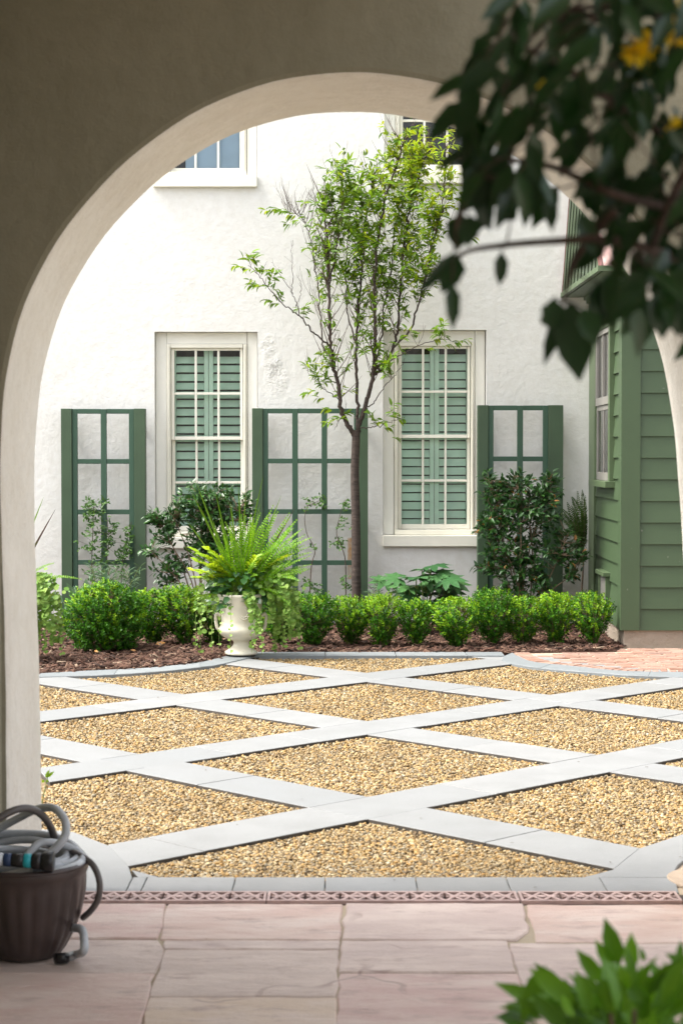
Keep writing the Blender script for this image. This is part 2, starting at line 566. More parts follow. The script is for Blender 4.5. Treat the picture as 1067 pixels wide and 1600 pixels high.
# leaf templates: (x across, y along, z up) verts, faces
LEAF8 = (np.array([(0, 0, 0), (-.40, .3, .06), (0, .3, 0), (.40, .3, .06), (-.34, .66, .03), (0, .66, -.03), (.34, .66, .03), (0, 1, -.12)]),
         [(0, 2, 1), (0, 3, 2), (1, 2, 5, 4), (2, 3, 6, 5), (4, 5, 7), (5, 6, 7)])
LEAF4 = (np.array([(0, 0, 0), (-.5, .5, .1), (0, 1, -.06), (.5, .5, .1)]), [(0, 3, 2), (0, 2, 1)])
ROUND = (np.array([(0, .5, -.03)] + [(.5 * math.sin(a), .5 - .5 * math.cos(a), .05 if i % 2 else .02) for i, a in enumerate(np.linspace(0, 2 * math.pi, 9)[:-1])]),
         [(0, i + 1, (i + 1) % 8 + 1) for i in range(8)])


def palmate(lobes=7, depth=.45):
    vs = [(0, 0, .03)]
    n = lobes * 4
    for i in range(n + 1):
        a = math.radians(-150 + 300 * i / n)
        ph = (i % 4) / 4
        r = [1 - depth, .86 - depth * .25, 1.0, .86 - depth * .25][i % 4]
        mid = 1 - .22 * abs(a) / 2.6
        vs.append((math.sin(a) * r * mid * .62, .3 + math.cos(a) * r * mid * .7, -.10 * r * r + (.04 if i % 4 == 0 else 0)))
    vs[0] = (0, .3, .03)
    return np.array(vs), [(0, i + 2, i + 1) for i in range(n)]


PALM = palmate()


def vnorm(a):
    return a / np.maximum(1e-9, np.linalg.norm(a, axis=-1, keepdims=True))


def leaves(name, P, D, N, L, W, mats, parent, tpl=LEAF8, mi=None, smooth=False, base=None):
    """One foliage mesh of many separate leaf faces."""
    P, D, N = np.asarray(P, float), vnorm(np.asarray(D, float)), np.asarray(N, float)
    n = len(P)
    L = np.broadcast_to(np.asarray(L, float), (n,))
    W = np.broadcast_to(np.asarray(W, float), (n,))
    sd_ = vnorm(np.cross(D, N) + 1e-6)
    up = vnorm(np.cross(sd_, D))
    T, Fc = tpl
    k = len(T)
    V = (P[:, None, :] + sd_[:, None, :] * (T[None, :, 0:1] * W[:, None, None]) + D[:, None, :] * (T[None, :, 1:2] * L[:, None, None])
         + up[:, None, :] * (T[None, :, 2:3] * L[:, None, None])).reshape(-1, 3)
    return raw_mesh(name, V, Fc, n, k, mats, parent, mi, smooth, base)


def raw_mesh(name, V, Fc, n, k, mats, parent, mi=None, smooth=False, base=None):
    loops = np.concatenate([np.array(f) for f in Fc])
    tot = np.array([len(f) for f in Fc])
    me = bpy.data.meshes.new(name)
    me.vertices.add(len(V))
    me.vertices.foreach_set('co', V.astype(np.float32).ravel())
    allv = (loops[None, :] + (np.arange(n) * k)[:, None]).ravel()
    me.loops.add(len(allv))
    me.loops.foreach_set('vertex_index', allv.astype(np.int32))
    tots = np.tile(tot, n)
    me.polygons.add(len(tots))
    me.polygons.foreach_set('loop_start', np.concatenate([[0], np.cumsum(tots)[:-1]]).astype(np.int32))
    me.polygons.foreach_set('loop_total', tots.astype(np.int32))
    if not isinstance(mats, (list, tuple)):
        mats = [mats]
    for m in mats:
        me.materials.append(m)
    if mi is not None:
        me.polygons.foreach_set('material_index', np.repeat(np.asarray(mi), len(Fc)).astype(np.int32))
    if smooth:
        me.polygons.foreach_set('use_smooth', np.ones(len(tots), bool))
    me.update(calc_edges=True)
    me.validate()
    return link_mesh(name, me, parent, base)


class Leafer:
    """collects leaves for one foliage mesh"""
    def __init__(s):
        s.P, s.D, s.N, s.L, s.W, s.m = [], [], [], [], [], []

    def add(s, p, d, n, l, w_, m=0):
        s.P.append(tuple(p)); s.D.append(tuple(d)); s.N.append(tuple(n)); s.L.append(l); s.W.append(w_); s.m.append(m)

    def build(s, name, mats, parent, tpl=LEAF8, smooth=False):
        return leaves(name, s.P, s.D, s.N, s.L, s.W, mats, parent, tpl, s.m, smooth)


def copy_tree(o, parent=None):
    c = o.copy()
    C.objects.link(c)
    c.parent = parent
    BASE[c.name] = BASE[o.name]
    for ch in list(o.children):
        copy_tree(ch, c)
    return c


def rv(r, s=1.0):
    return np.array([r.gauss(0, s), r.gauss(0, s), r.gauss(0, s)])


def inside(px, py, poly):
    poly = np.asarray(poly, float)
    res = np.zeros(len(px), bool)
    j = len(poly) - 1
    for i in range(len(poly)):
        xi, yi, xj, yj = poly[i][0], poly[i][1], poly[j][0], poly[j][1]
        c = ((yi > py) != (yj > py)) & (px < (xj - xi) * (py - yi) / (yj - yi + 1e-12) + xi)
        res ^= c
        j = i
    return res


# ================================================================== GROUND
mb = MB()
mb.add([(-90, -60, -.12), (90, -60, -.12), (90, 120, -.12), (-90, 120, -.12)], [(0, 1, 2, 3)])
tag(mb.build('ground', M['ground']), kind='structure')

LC, LD, Ld, LROT = np.array((.135, 9.502)), 1.219, .9575, -.0131       # paving lattice: centre, half diagonals
cR, sR = math.cos(LROT), math.sin(LROT)


def lat(i, j):
    return np.array((LC[0] + cR * i * LD - sR * j * LD, LC[1] + sR * i * LD + cR * j * LD))


g2 = lambda u, v: gp(u, v)[:2]
FRONT_Y, CURB_Y = gp(533, 1371)[1], gp(533, 1395)[1]
far_left = [(-4.6, 12.6), g2(-60, 1063), g2(68, 1058.5), g2(165, 1056), g2(257, 1049.5), g2(300, 1045), g2(340, 1040), g2(380, 1031), g2(399, 1026.5)]
far_right = [g2(763, 1026), g2(787, 1035), g2(850, 1045.5), g2(918, 1051), g2(980, 1056), g2(1049, 1058.5), (3.3, 12.95), (4.8, 12.6)]
gravel_poly = [g2(202, 1371), g2(957, 1371), g2(959, 1357), g2(997, 1326), g2(1067, 1303), (2.2, 8.3), (4.8, 9.0)] + far_right[::-1] + far_left[::-1] + \
              [(-4.6, 9.0), (-2.2, 8.2), g2(116, 1300), g2(171.5, 1321.7), g2(202, 1354.5)]

mb = MB()
mb.prism([(-4.6, FRONT_Y), (4.8, FRONT_Y), (4.8, 14.6), (-4.6, 14.6)], -.10, -.027)
tag(mb.build('gravel_ground', M['bed']), kind='structure')

# pebbles: one mesh of many small stones
rs = np.random.default_rng(5)
NP = 340000
Y = FRONT_Y + (14.6 - FRONT_Y) * rs.random(NP) ** 1.25
X = (rs.random(NP) * 2 - 1) * (.62 + Y * .205) + .05
ok = inside(X, Y, gravel_poly)
X, Y = X[ok], Y[ok]
lx = ((X - LC[0]) * cR + (Y - LC[1]) * sR) / LD
ly = (-(X - LC[0]) * sR + (Y - LC[1]) * cR) / LD
a_, b_ = lx + ly, lx - ly                      # band axes run along a and b
fa = np.abs(((a_ + 1) % 2) - 1)
fb = np.abs(((b_ + 1) % 2) - 1)
keep = (np.maximum(fa, fb) < Ld / LD - .004)
X, Y = X[keep], Y[keep]
n = len(X)
ph = (1 + 5 ** .5) / 2
ICO = vnorm(np.array([(-1, ph, 0), (1, ph, 0), (-1, -ph, 0), (1, -ph, 0), (0, -1, ph), (0, 1, ph), (0, -1, -ph), (0, 1, -ph), (ph, 0, -1), (ph, 0, 1), (-ph, 0, -1), (-ph, 0, 1)], float))
ICOF = [(0, 11, 5), (0, 5, 1), (0, 1, 7), (0, 7, 10), (0, 10, 11), (1, 5, 9), (5, 11, 4), (11, 10, 2), (10, 7, 6), (7, 1, 8), (3, 9, 4), (3, 4, 2), (3, 2, 6), (3, 6, 8), (3, 8, 9), (4, 9, 5), (2, 4, 11), (6, 2, 10), (8, 6, 7), (9, 8, 1)]
sz = .0043 + .0048 * rs.random(n) ** 2.4 + .004 * (rs.random(n) > .96)
sc3 = np.stack([sz * (1 + .5 * rs.random(n)), sz * (.8 + .4 * rs.random(n)), sz * (.55 + .35 * rs.random(n))], 1)
an = rs.random(n) * 6.283
tl = rs.normal(0, .35, n)
V = ICO[None] * (1 + rs.normal(0, .10, (n, 12, 1))) * sc3[:, None, :]
x1 = V[..., 0] * np.cos(tl)[:, None] - V[..., 2] * np.sin(tl)[:, None]
z1 = V[..., 0] * np.sin(tl)[:, None] + V[..., 2] * np.cos(tl)[:, None]
V = np.stack([x1 * np.cos(an)[:, None] - V[..., 1] * np.sin(an)[:, None] + X[:, None],
              x1 * np.sin(an)[:, None] + V[..., 1] * np.cos(an)[:, None] + Y[:, None],
              z1 - .0235 + (.010 * rs.random(n))[:, None]], -1).reshape(-1, 3)
tag(raw_mesh('gravel', V, ICOF, n, 12, M['pebble'], None), kind='stuff')

# bluestone lattice bands as separate slabs


def clip_half(poly, p, nrm):
    out = []
    for i in range(len(poly)):
        a, b = poly[i], poly[(i + 1) % len(poly)]
        da, db = (a - p) @ nrm, (b - p) @ nrm
        if da >= 0: out.append(a)
        if (da >= 0) != (db >= 0): out.append(a + (b - a) * da / (da - db))
    return out


def halfplane(a, b, keep_pt):
    a, b = np.array(a), np.array(b)
    nrm = np.array((-(b - a)[1], (b - a)[0]))
    if (np.array(keep_pt) - a) @ nrm < 0: nrm = -nrm
    return a, nrm


cuts = [halfplane((-3, FRONT_Y + .004), (3, FRONT_Y + .004), (0, 10)),
        halfplane(g2(171.5, 1321.7), g2(202, 1354.5), (0, 10)), halfplane(g2(997, 1326), g2(959, 1357), (0, 10)),
        halfplane((-3, 14.58), (3, 14.58), (0, 10))]
HW = (LD - Ld) / math.sqrt(2)                # half width of a band
S2 = LD * math.sqrt(2)
dirA = np.array((math.cos(LROT + math.pi / 4), math.sin(LROT + math.pi / 4)))
dirB = np.array((math.cos(LROT + 3 * math.pi / 4), math.sin(LROT + 3 * math.pi / 4)))
rnd = random.Random(3)
mb = MB()


def slab(c0, d, t0, t1, hw):
    nn = np.array((-d[1], d[0]))
    poly = [c0 + d * t0 - nn * hw, c0 + d * t1 - nn * hw, c0 + d * t1 + nn * hw, c0 + d * t0 + nn * hw]
    for p, q in cuts:
        poly = clip_half(poly, p, q)
        if len(poly) < 3: return
    if max(abs(p[0]) for p in poly) > 5.2: return
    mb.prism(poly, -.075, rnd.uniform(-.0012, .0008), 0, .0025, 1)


for i in range(-6, 7):
    # bands along A (rise to the right), continuous across crossings
    c0 = lat(0, 0) + dirB * (i + .5) * S2
    t = -12.0
    while t < 12.0:
        l = rnd.choice((.62, .74, .86, .93))
        slab(c0, dirA, t + .0022, t + l - .0022, HW)
        t += l
    c0 = lat(0, 0) + dirA * (i + .5) * S2
    for j in range(-6, 7):                   # bands along B, broken by the A bands
        a0, a1 = (j - .5) * S2 + HW + .0025, (j + .5) * S2 - HW - .0025
        c = a0 + (a1 - a0) * rnd.uniform(.42, .6)
        slab(c0, dirB, a0, c - .0022, HW)
        slab(c0, dirB, c + .0022, a1, HW)
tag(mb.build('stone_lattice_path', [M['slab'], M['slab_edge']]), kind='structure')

# front border and corner stones
mb = MB()
FL = g2(202, 1395)[0]
xs = [g2(202, 1383)[0], g2(225, 1383)[0], g2(365.5, 1383)[0], g2(508, 1383)[0], g2(651, 1383)[0], g2(794.5, 1383)[0], g2(943, 1383)[0]]
for a, b in zip(xs[:-1], xs[1:]):
    mb.prism([(a + .0015, CURB_Y), (b - .0015, CURB_Y), (b - .0015, FRONT_Y), (a + .0015, FRONT_Y)], -.08, .001, 0, .003)
lp = [g2(202, 1371), g2(202, 1354.5), g2(171.5, 1321.7), g2(116, 1300)]
mb.prism([(-2.3, CURB_Y), (xs[0] - .0015, CURB_Y), (xs[0] - .0015, FRONT_Y)] + lp[1:] + [(-2.3, 8.2)], -.08, .0005, 0, .003)
rp = [g2(943, 1371), g2(957, 1371), g2(959, 1357), g2(997, 1326), g2(1067, 1303)]
seam = g2(950, 1371)
mb.prism([(xs[-1] + .0015, CURB_Y), (g2(1060, 1395)[0], CURB_Y), g2(1057, 1385), g2(1053, 1372), (xs[-1] + .0015, FRONT_Y - .0015)], -.08, .0015, 0, .003)
mb.prism([(xs[-1] + .006, FRONT_Y + .0015), g2(1052.5, 1371.3), g2(1053, 1362), g2(1058, 1352), g2(1070, 1342), (2.3, 7.25), (2.3, 8.25), rp[4], rp[3], rp[2]], -.08, .001, 0, .003)
tag(mb.build('stone_border_pavement', M['slab']), kind='structure')

# back curbs


def strip(mb_, outer, inner, z0, z1, piece, gap=.002):
    """outer / inner: matching lists of XY; cut into pieces"""
    k = 0
    while k < len(outer) - 1:
        e = min(k + piece, len(outer) - 1)
        poly = [inner[q] for q in range(k, e + 1)] + [outer[q] for q in range(e, k - 1, -1)]
        mb_.prism(poly, z0, z1, 0, .004)
        k = e


def resample(pts, n_):
    pts = np.array(pts, float)
    d = np.concatenate([[0], np.cumsum(np.linalg.norm(np.diff(pts, axis=0), axis=1))])
    q = np.linspace(0, d[-1], n_)
    return [np.array((np.interp(t, d, pts[:, 0]), np.interp(t, d, pts[:, 1]))) for t in q]


mb = MB()
inner = resample(spline([(*p, 0) for p in far_left[:-1]] + [(*g2(392, 1028), 0)], 4), 37)
outer_pts = [(-4.6, 12.9), g2(-60, 1058), g2(68, 1053), g2(139, 1049), g2(217, 1045.5), g2(270, 1041), g2(320, 1034.5), g2(354, 1026), g2(392, 1021)]
outer = resample(spline([(*p, 0) for p in outer_pts], 4), 37)
strip(mb, outer, inner, -.08, .007, 6)
BK0, BK1 = gp(560, 1026)[1], gp(560, 1020.5)[1]
x = g2(399, 1023)[0]
while x < g2(770, 1023)[0]:
    x2 = min(x + .56, g2(786, 1023)[0])
    mb.prism([(x + .002, BK0), (x2 - .002, BK0), (x2 - .002, BK1), (x + .002, BK1)], -.08, .010, 0, .004)
    x = x2
r_in = resample(spline([(*p, 0) for p in [g2(787, 1026)] + far_right[1:]], 4), 31)
r_out_pts = [g2(800, 1020.5), g2(813, 1028), g2(836, 1035.5), g2(892, 1041), g2(971, 1049), g2(1067, 1051), (3.4, 13.3), (4.8, 13.0)]
r_out = resample(spline([(*p, 0) for p in r_out_pts], 4), 31)
strip(mb, r_out, r_in, -.08, .006, 6)
tag(mb.build('stone_kerb', M['curb']), kind='structure')

# brick paving at the right
mb = MB()
bp = r_out_pts[:-1] + [(4.8, 13.02), (4.8, 15.14), (2.0, 15.14), g2(960, 1018)[:2], g2(800, 1020)]
mb.prism([tuple(p) for p in bp], -.06, -.004, 1)
rnd = random.Random(8)
row = 0
yb = 12.9
bpoly = np.array([(p[0], p[1]) for p in bp])


def brick_at(x, y, lx_, ly_, ang=0.0):
    c, s_ = math.cos(ang), math.sin(ang)
    q = [(-lx_ / 2, -ly_ / 2), (lx_ / 2, -ly_ / 2), (lx_ / 2, ly_ / 2), (-lx_ / 2, ly_ / 2)]
    q = [(x + c * a - s_ * b + rnd.uniform(-.003, .003), y + s_ * a + c * b + rnd.uniform(-.003, .003)) for a, b in q]
    mb.prism(q, -.05, rnd.uniform(.002, .009), 0, .006)


brd = resample(spline([(*p, 0) for p in r_out_pts], 6), 140)
for k in range(0, 139, 1):                    # soldier border along the curve
    p, q = brd[k], brd[k + 1]
    d = (q - p) / np.linalg.norm(q - p)
    if k % 2 == 0:
        nn = np.array((-d[1], d[0]))
        c = (p + brd[min(k + 2, 139)]) / 2 + nn * .075
        brick_at(c[0], c[1], np.linalg.norm(brd[min(k + 2, 139)] - p) - .014, .125, math.atan2(d[1], d[0]))
inner_poly = [tuple(p + np.array((-(brd[min(i + 1, 139)] - brd[max(i - 1, 0)])[1], (brd[min(i + 1, 139)] - brd[max(i - 1, 0)])[0])) /
              np.linalg.norm(brd[min(i + 1, 139)] - brd[max(i - 1, 0)]) * .15) for i, p in enumerate(brd)] + [(4.8, 15.1), (1.9, 15.1), g2(962, 1018.5), g2(835, 1021)]
while yb < 15.1:
    x = 1.0 + (.115 if row % 2 else 0) + rnd.uniform(-.02, .02)
    while x < 4.7:
        cs = np.array([(x + .012, yb), (x + .20, yb), (x + .2, yb + .09), (x + .012, yb + .09)])
        if inside(cs[:, 0], cs[:, 1], inner_poly).all():
            brick_at(x + .107, yb + .045, .205, .088, rnd.uniform(-.02, .02))
        x += .222
    yb += .104
    row += 1
# worn edge of the paving by the right foot of the arch
ctr = np.array(g2(1094, 1374))
mb.prism([(1.20, 6.40), (2.3, 6.40), (2.3, 7.2), (1.20, 7.2)], -.09, -.0135, 1)
mb.prism([(ctr[0] + .125 * math.cos(a), ctr[1] + .17 * math.sin(a)) for a in np.linspace(0, 6.283, 25)[:-1]], -.07, .0045, 1, .004)
tag(mb.build('brick_pavement', [M['brick'], M['bmortar']]), kind='structure')

# mulch bed
mb = MB()
mulch_poly = [tuple(p) for p in outer] + [(g2(404, 1020.4)[0], BK1), (g2(800, 1020.4)[0], BK1), g2(962, 1018), (2.34, 15.2), (2.36, 17.34), (-6.9, 17.34), (-6.9, 12.9)]
mb.prism(mulch_poly, -.08, .004)
tag(mb.build('soil_ground', M['soil']), kind='structure')
NM = 30000
X = rs.uniform(-4.4, 2.4, NM); Yy = 17.3 - 4.2 * rs.random(NM) ** .75
ok = inside(X, Yy, mulch_poly)
X, Yy = X[ok], Yy[ok]
n = len(X)
L_ = rs.uniform(.02, .075, n)
an = rs.random(n) * 6.283
tz = rs.normal(0, .25, n)
D_ = np.stack([np.cos(an) * np.cos(tz), np.sin(an) * np.cos(tz), np.sin(tz)], 1)
CH = (np.array([(-.5, 0, 0), (.5, 0, .03), (.4, 1, 0), (-.4, 1, .02), (-.4, 0, .14), (.4, .05, .16), (.3, .95, .13), (-.35, .96, .12)]),
      [(4, 5, 6, 7), (0, 1, 5, 4), (1, 2, 6, 5), (2, 3, 7, 6), (3, 0, 4, 7)])
mound = .02 + .015 * np.sin(X * 5) * np.cos(Yy * 4)
tag(leaves('mulch', np.stack([X, Yy, np.maximum(.008, mound * rs.random(n))], 1), D_, np.stack([rs.normal(0, .25, n), rs.normal(0, .25, n), np.ones(n)], 1), L_, L_ * rs.uniform(.12, .4, n), M['mulch'], None, CH), kind='stuff')

# flagstones
mb = MB()
mb.prism([(-4, -3), (4.5, -3), (4.5, CURB_Y + .1), (-4, CURB_Y + .1)], -.09, -.0065, 1)
rnd = random.Random(21)


def flag(pts, mi=0):
    out = []
    P_ = [np.array(g2(*p)) if max(abs(c) for c in p) > 40 else np.array(p) for p in pts]
    m = len(P_)
    for i in range(m):
        a, b = P_[i], P_[(i + 1) % m]
        k = max(2, int(np.linalg.norm(b - a) / .07))
        d = (b - a) / np.linalg.norm(b - a)
        nn = np.array((-d[1], d[0]))
        for q in range(k):
            j = 0 if q == 0 else rnd.gauss(0, .0035)
            out.append(a + (b - a) * q / k + nn * (j + .004))
    area = sum(out[i][0] * out[(i + 1) % len(out)][1] - out[(i + 1) % len(out)][0] * out[i][1] for i in range(len(out)))
    if area < 0: out = out[::-1]
    mb.prism(out, -.06, rnd.uniform(-.003, .003), mi, .005)


D1 = 1412.5
flag([(-260, D1), (258, D1), (246, 1465), (-260, 1465)])
flag([(263, D1), (534, D1), (530, 1467), (252, 1467)])
flag([(540, D1), (815, D1), (823, 1455), (806, 1468.5), (536, 1468)])
flag([(822, D1), (1320, D1), (1330, 1471), (838, 1471)])
flag([(-260, 1467.5), (246, 1467.5), (256, 1483), (244, 1518), (-260, 1519)])
flag([(257, 1469.5), (529, 1469.5), (529, 1482), (259, 1482)])
flag([(258, 1484.5), (527.5, 1484.5), (523, 1556), (236, 1557)])
flag([(534, 1470.5), (790, 1470.5), (806, 1518), (531, 1518)])
flag([(796, 1473.5), (1330, 1474), (1350, 1562), (826, 1560)])
flag([(-280, 1521.5), (240, 1521.5), (214, 1625), (-300, 1625)])
flag([(233, 1559.5), (524, 1559), (521, 1640), (219, 1640)])
flag([(531, 1520.5), (807, 1520.5), (830, 1600), (846, 1640), (527, 1640)])
flag([(830, 1563), (1350, 1565), (1380, 1640), (860, 1640)])
yy = gp(500, 1642)[1]
while yy > -2.6:                              # the rest of the floor, towards and behind the camera
    d = rnd.choice((.42, .55, .68))
    x = -3.6 + rnd.uniform(0, .4)
    while x < 4.2:
        l = rnd.uniform(.5, .95)
        flag([(x + .006, yy - d + .006), (x + l - .006, yy - d + .006), (x + l - .006, yy - .006), (x + .006, yy - .006)])
        x += l
    yy -= d
for x0 in (-3.6, 2.6):                        # floor beside the arch foot
    pass
tag(mb.build('flagstone_floor', [M['flag'], M['mortar']]), kind='structure')

# trench drain grates
rnd = random.Random(4)
DY0, DY1 = gp(533, 1411.5)[1], gp(533, 1396.5)[1]
mbp = MB()
mbp.prism([(-1.12, DY0 - .003), (1.27, DY0 - .003), (1.27, DY1 + .003), (-1.12, DY1 + .003)], -.10, -.005)
tag(mbp.build('drain_floor', M['pit']), kind='structure')


def grate(x0, x1, label):
    m = MB()
    zt, zb = .010, -.0045
    m.box(x0, x1, DY0, DY0 + .014, zb, zt)
    m.box(x0, x1, DY1 - .014, DY1, zb, zt)
    m.box(x0, x0 + .010, DY0 + .014, DY1 - .014, zb, zt)
    m.box(x1 - .010, x1, DY0 + .014, DY1 - .014, zb, zt)
    nmot = max(1, round((x1 - x0 - .02) / .125))
    wm = (x1 - x0 - .02) / nmot
    yc, hy = (DY0 + DY1) / 2, (DY1 - DY0) / 2 - .014
    for k in range(nmot):
        cx = x0 + .01 + wm * (k + .5)
        a0, a1 = cx - wm / 2, cx + wm / 2
        def bar(p, q, hw=.006):
            p, q = np.array(p), np.array(q)
            d = (q - p) / np.linalg.norm(q - p)
            nn = np.array((-d[1], d[0])) * hw
            m.prism([p - nn, q - nn, q + nn, p + nn], zb, zt - rnd.uniform(.0006, .0016))
        bar((a0 + .004, yc - hy), (cx, yc + hy)); bar((a1 - .004, yc - hy), (cx, yc + hy))
        bar((a0 + .004, yc + hy), (cx, yc - hy)); bar((a1 - .004, yc + hy), (cx, yc - hy))
        bar((a0 + .004, yc), (a1 - .004, yc), .005)
        for sx in (-.25, 0, .25):
            px_ = cx + sx * wm
            ring = [(px_ + .017 * math.cos(t), yc + .017 * math.sin(t)) for t in np.linspace(0, 2 * math.pi, 11)[:-1]]
            m.prism(ring, zb, zt - .0003)
    o = m.build('drain_grate', M['iron'], base=((x0 + x1) / 2, (DY0 + DY1) / 2, 0))
    tag(o, label, 'drain grate', 'iron drain grates across the archway')


gx = [g2(u, 1404)[0] for u in (40, 418, 810, 1060)]
grate(gx[0], gx[1] - .004, 'long rusty iron drain grate running from the black hose pot along the stone border')
grate(gx[1], gx[2] - .004, 'rusty openwork iron drain grate in the middle of the archway floor')
grate(gx[2] + .003, gx[3], 'short pinkish iron drain grate at the right foot of the arch')

# ================================================================== ARCHED PASSAGE (near building)
YN, YF = 6.08, 6.75
prof_px = [(71, 1392), (69, 1250), (66.5, 1000), (61, 850), (58, 760), (58.5, 700), (60, 640), (63.5, 600), (70, 560), (76, 536), (87, 500), (101, 465.6), (142, 395),
           (202, 324), (238, 291), (283, 255.6), (324, 228), (374.5, 204), (420, 190), (471, 178), (536, 173), (580, 174), (631, 180), (681, 191), (731, 206), (785, 231),
           (836, 264), (868, 290), (920, 344), (956, 390), (988, 440), (1012, 490), (1030, 545), (1039.5, 583), (1049, 652), (1054.5, 720), (1056.5, 776), (1060, 851), (1066, 936),
           (1072, 1060), (1076, 1200), (1078, 1392)]
prof = [(at(u, v, YF)[0], at(u, v, YF)[2]) for u, v in prof_px]
prof[0] = (prof[0][0], -.06); prof[-1] = (prof[-1][0], -.06)
prof = np.array(resample(prof, 120))
_k = np.exp(-.5 * (np.arange(-14, 15) / 3.0) ** 2); _k /= _k.sum()
_pad = np.vstack([prof[0] + (prof[0] - prof[1:15])[::-1], prof, prof[-1] + (prof[-1] - prof[-15:-1])[::-1]])
prof = [(np.convolve(_pad[:, 0], _k, 'valid')[q], np.convolve(_pad[:, 1], _k, 'valid')[q]) for q in range(120)]
rnd = random.Random(2)
pn = []
for i in range(len(prof)):
    a, b = np.array(prof[max(0, i - 1)]), np.array(prof[min(len(prof) - 1, i + 1)])
    d = (b - a) / np.linalg.norm(b - a)
    pn.append(np.array((-d[1], d[0])))         # points outwards, away from the opening
e = .022
rings = [(YN, e), (YN + e * .3, e * .3), (YN + e, 0)] + [(YN + e + (YF - YN - 2 * e) * k / 8, 0) for k in range(1, 8)] + [(YF - e, 0), (YF - e * .3, e * .3), (YF, e)]
vs = []
for ri, (y, ex) in enumerate(rings):
    for i, p in enumerate(prof):
        wob = .008 + .0022 * math.sin(i * .23 + ri * .3) + .0008 * math.sin(i * 1.3 - ri * .9)
        q = np.array(p) + pn[i] * (ex + wob)
        vs.append((q[0], y, q[1]))
m_ = len(prof)
fs = []
for r in range(len(rings) - 1):
    for i in range(m_ - 1):
        fs.append((r * m_ + i, r * m_ + i + 1, (r + 1) * m_ + i + 1, (r + 1) * m_ + i))
XL, XR, ZT = -4.6, 4.4, 3.75
o0 = len(vs)
for y in (YN, YF):
    vs += [(XL, y, -.06), (XL, y, ZT), (XR, y, ZT), (XR, y, -.06)]
fs.append(tuple([o0 + k for k in (0, 1, 2, 3)]) + tuple(range(m_ - 1, -1, -1)))
last = (len(rings) - 1) * m_
fs.append(tuple(range(last, last + m_)) + tuple([o0 + 4 + k for k in (3, 2, 1, 0)]))
fs += [(o0, o0 + 4, o0 + 5, o0 + 1), (o0 + 1, o0 + 5, o0 + 6, o0 + 2), (o0 + 2, o0 + 6, o0 + 7, o0 + 3)]
passage = thing('arched_passage', 'cream stucco passage with a wide round arch framing the courtyard', 'archway', (0, YN, 0))
mb = MB().add(vs, fs)
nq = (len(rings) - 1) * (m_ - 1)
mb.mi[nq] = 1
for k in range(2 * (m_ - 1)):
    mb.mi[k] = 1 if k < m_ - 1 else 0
arch_o = mb.build('arch_wall', [M['arch'], M['arch_shade']], passage, smooth=False)
me = arch_o.data
bm = bmesh.new(); bm.from_mesh(me)
bmesh.ops.recalc_face_normals(bm, faces=bm.faces)
bm.to_mesh(me); bm.free()
me.polygons.foreach_set('use_smooth', [len(p.vertices) == 4 and abs(p.normal.y) < .9 for p in me.polygons])
mb = MB()
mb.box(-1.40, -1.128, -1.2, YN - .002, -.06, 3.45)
mb.build('side_wall', M['arch_shade'], passage)
mb = MB()
mb.box(-1.40, 1.80, -1.4, -1.202, -.06, 3.45)
mb.build('shade_wall', M['arch'], passage)  # unseen wall added behind the camera to keep the near side dark
mb = MB()
mb.box(-1.40, 1.80, -1.4, 3.2, 3.452, 3.62)
mb.box(-1.40, .45, 3.201, YN - .002, 3.452, 3.62)
mb.build('shade_ceiling', M['arch'], passage)  # unseen cover, added and cut back to set the light inside

# ================================================================== WHITE HOUSE
YW = 17.35
house = thing('white_house', 'tall white stucco house wall with shuttered sash windows across the courtyard', 'house', (0, YW, 0))
dz_ = lambda v1, v2: at(500, v2, YW)[2] - at(500, v1, YW)[2]
U0, U1, V0, V1 = 598.5, 758.7, 515.4, 853.5
rx0, rz1 = at(U0, V0, YW)[0], at(U0, V0, YW)[2]
rx1, rz0 = at(U1, V1, YW)[0], at(U1, V1, YW)[2]
dxw = at(271.6, 600, YW)[0] - at(628.2, 600, YW)[0]
offs = [(0, 0), (dxw, dz_(853.5, 856.4)), (dxw - .003, dz_(853.5, 293)), (0.01, dz_(853.5, 287.5))]
holes = [(rx0 + a, rx1 + a, rz0 + b, rz1 + b) for a, b in offs]
xs = sorted({-7.0, 6.0} | {h_[k] for h_ in holes for k in (0, 1)})
zs = sorted({-.1, 6.3} | {h_[k] for h_ in holes for k in (2, 3)})
mb = MB()
REV = .11
for i in range(len(xs) - 1):
    for j in range(len(zs) - 1):
        cx, cz = (xs[i] + xs[i + 1]) / 2, (zs[j] + zs[j + 1]) / 2
        if any(h_[0] < cx < h_[1] and h_[2] < cz < h_[3] for h_ in holes): continue
        mb.add([(xs[i], YW, zs[j]), (xs[i + 1], YW, zs[j]), (xs[i + 1], YW, zs[j + 1]), (xs[i], YW, zs[j + 1])], [(0, 1, 2, 3)])
for a, b, c, d in holes:
    y2 = YW + .35
    mb.add([(a, YW, c), (b, YW, c), (b, YW, d), (a, YW, d), (a, y2, c), (b, y2, c), (b, y2, d), (a, y2, d)],
           [(0, 3, 7, 4), (1, 5, 6, 2), (3, 2, 6, 7), (0, 4, 5, 1)])
# house body behind
mb.add([(-7, YW, -.1), (-7, YW, 6.3), (-7, YW + 6, 6.3), (-7, YW + 6, -.1), (6, YW, -.1), (6, YW, 6.3), (6, YW + 6, 6.3), (6, YW + 6, -.1)],
       [(0, 3, 2, 1), (4, 5, 6, 7), (1, 2, 6, 5), (3, 7, 6, 2)])
mb.build('wall', M['wall'], house)


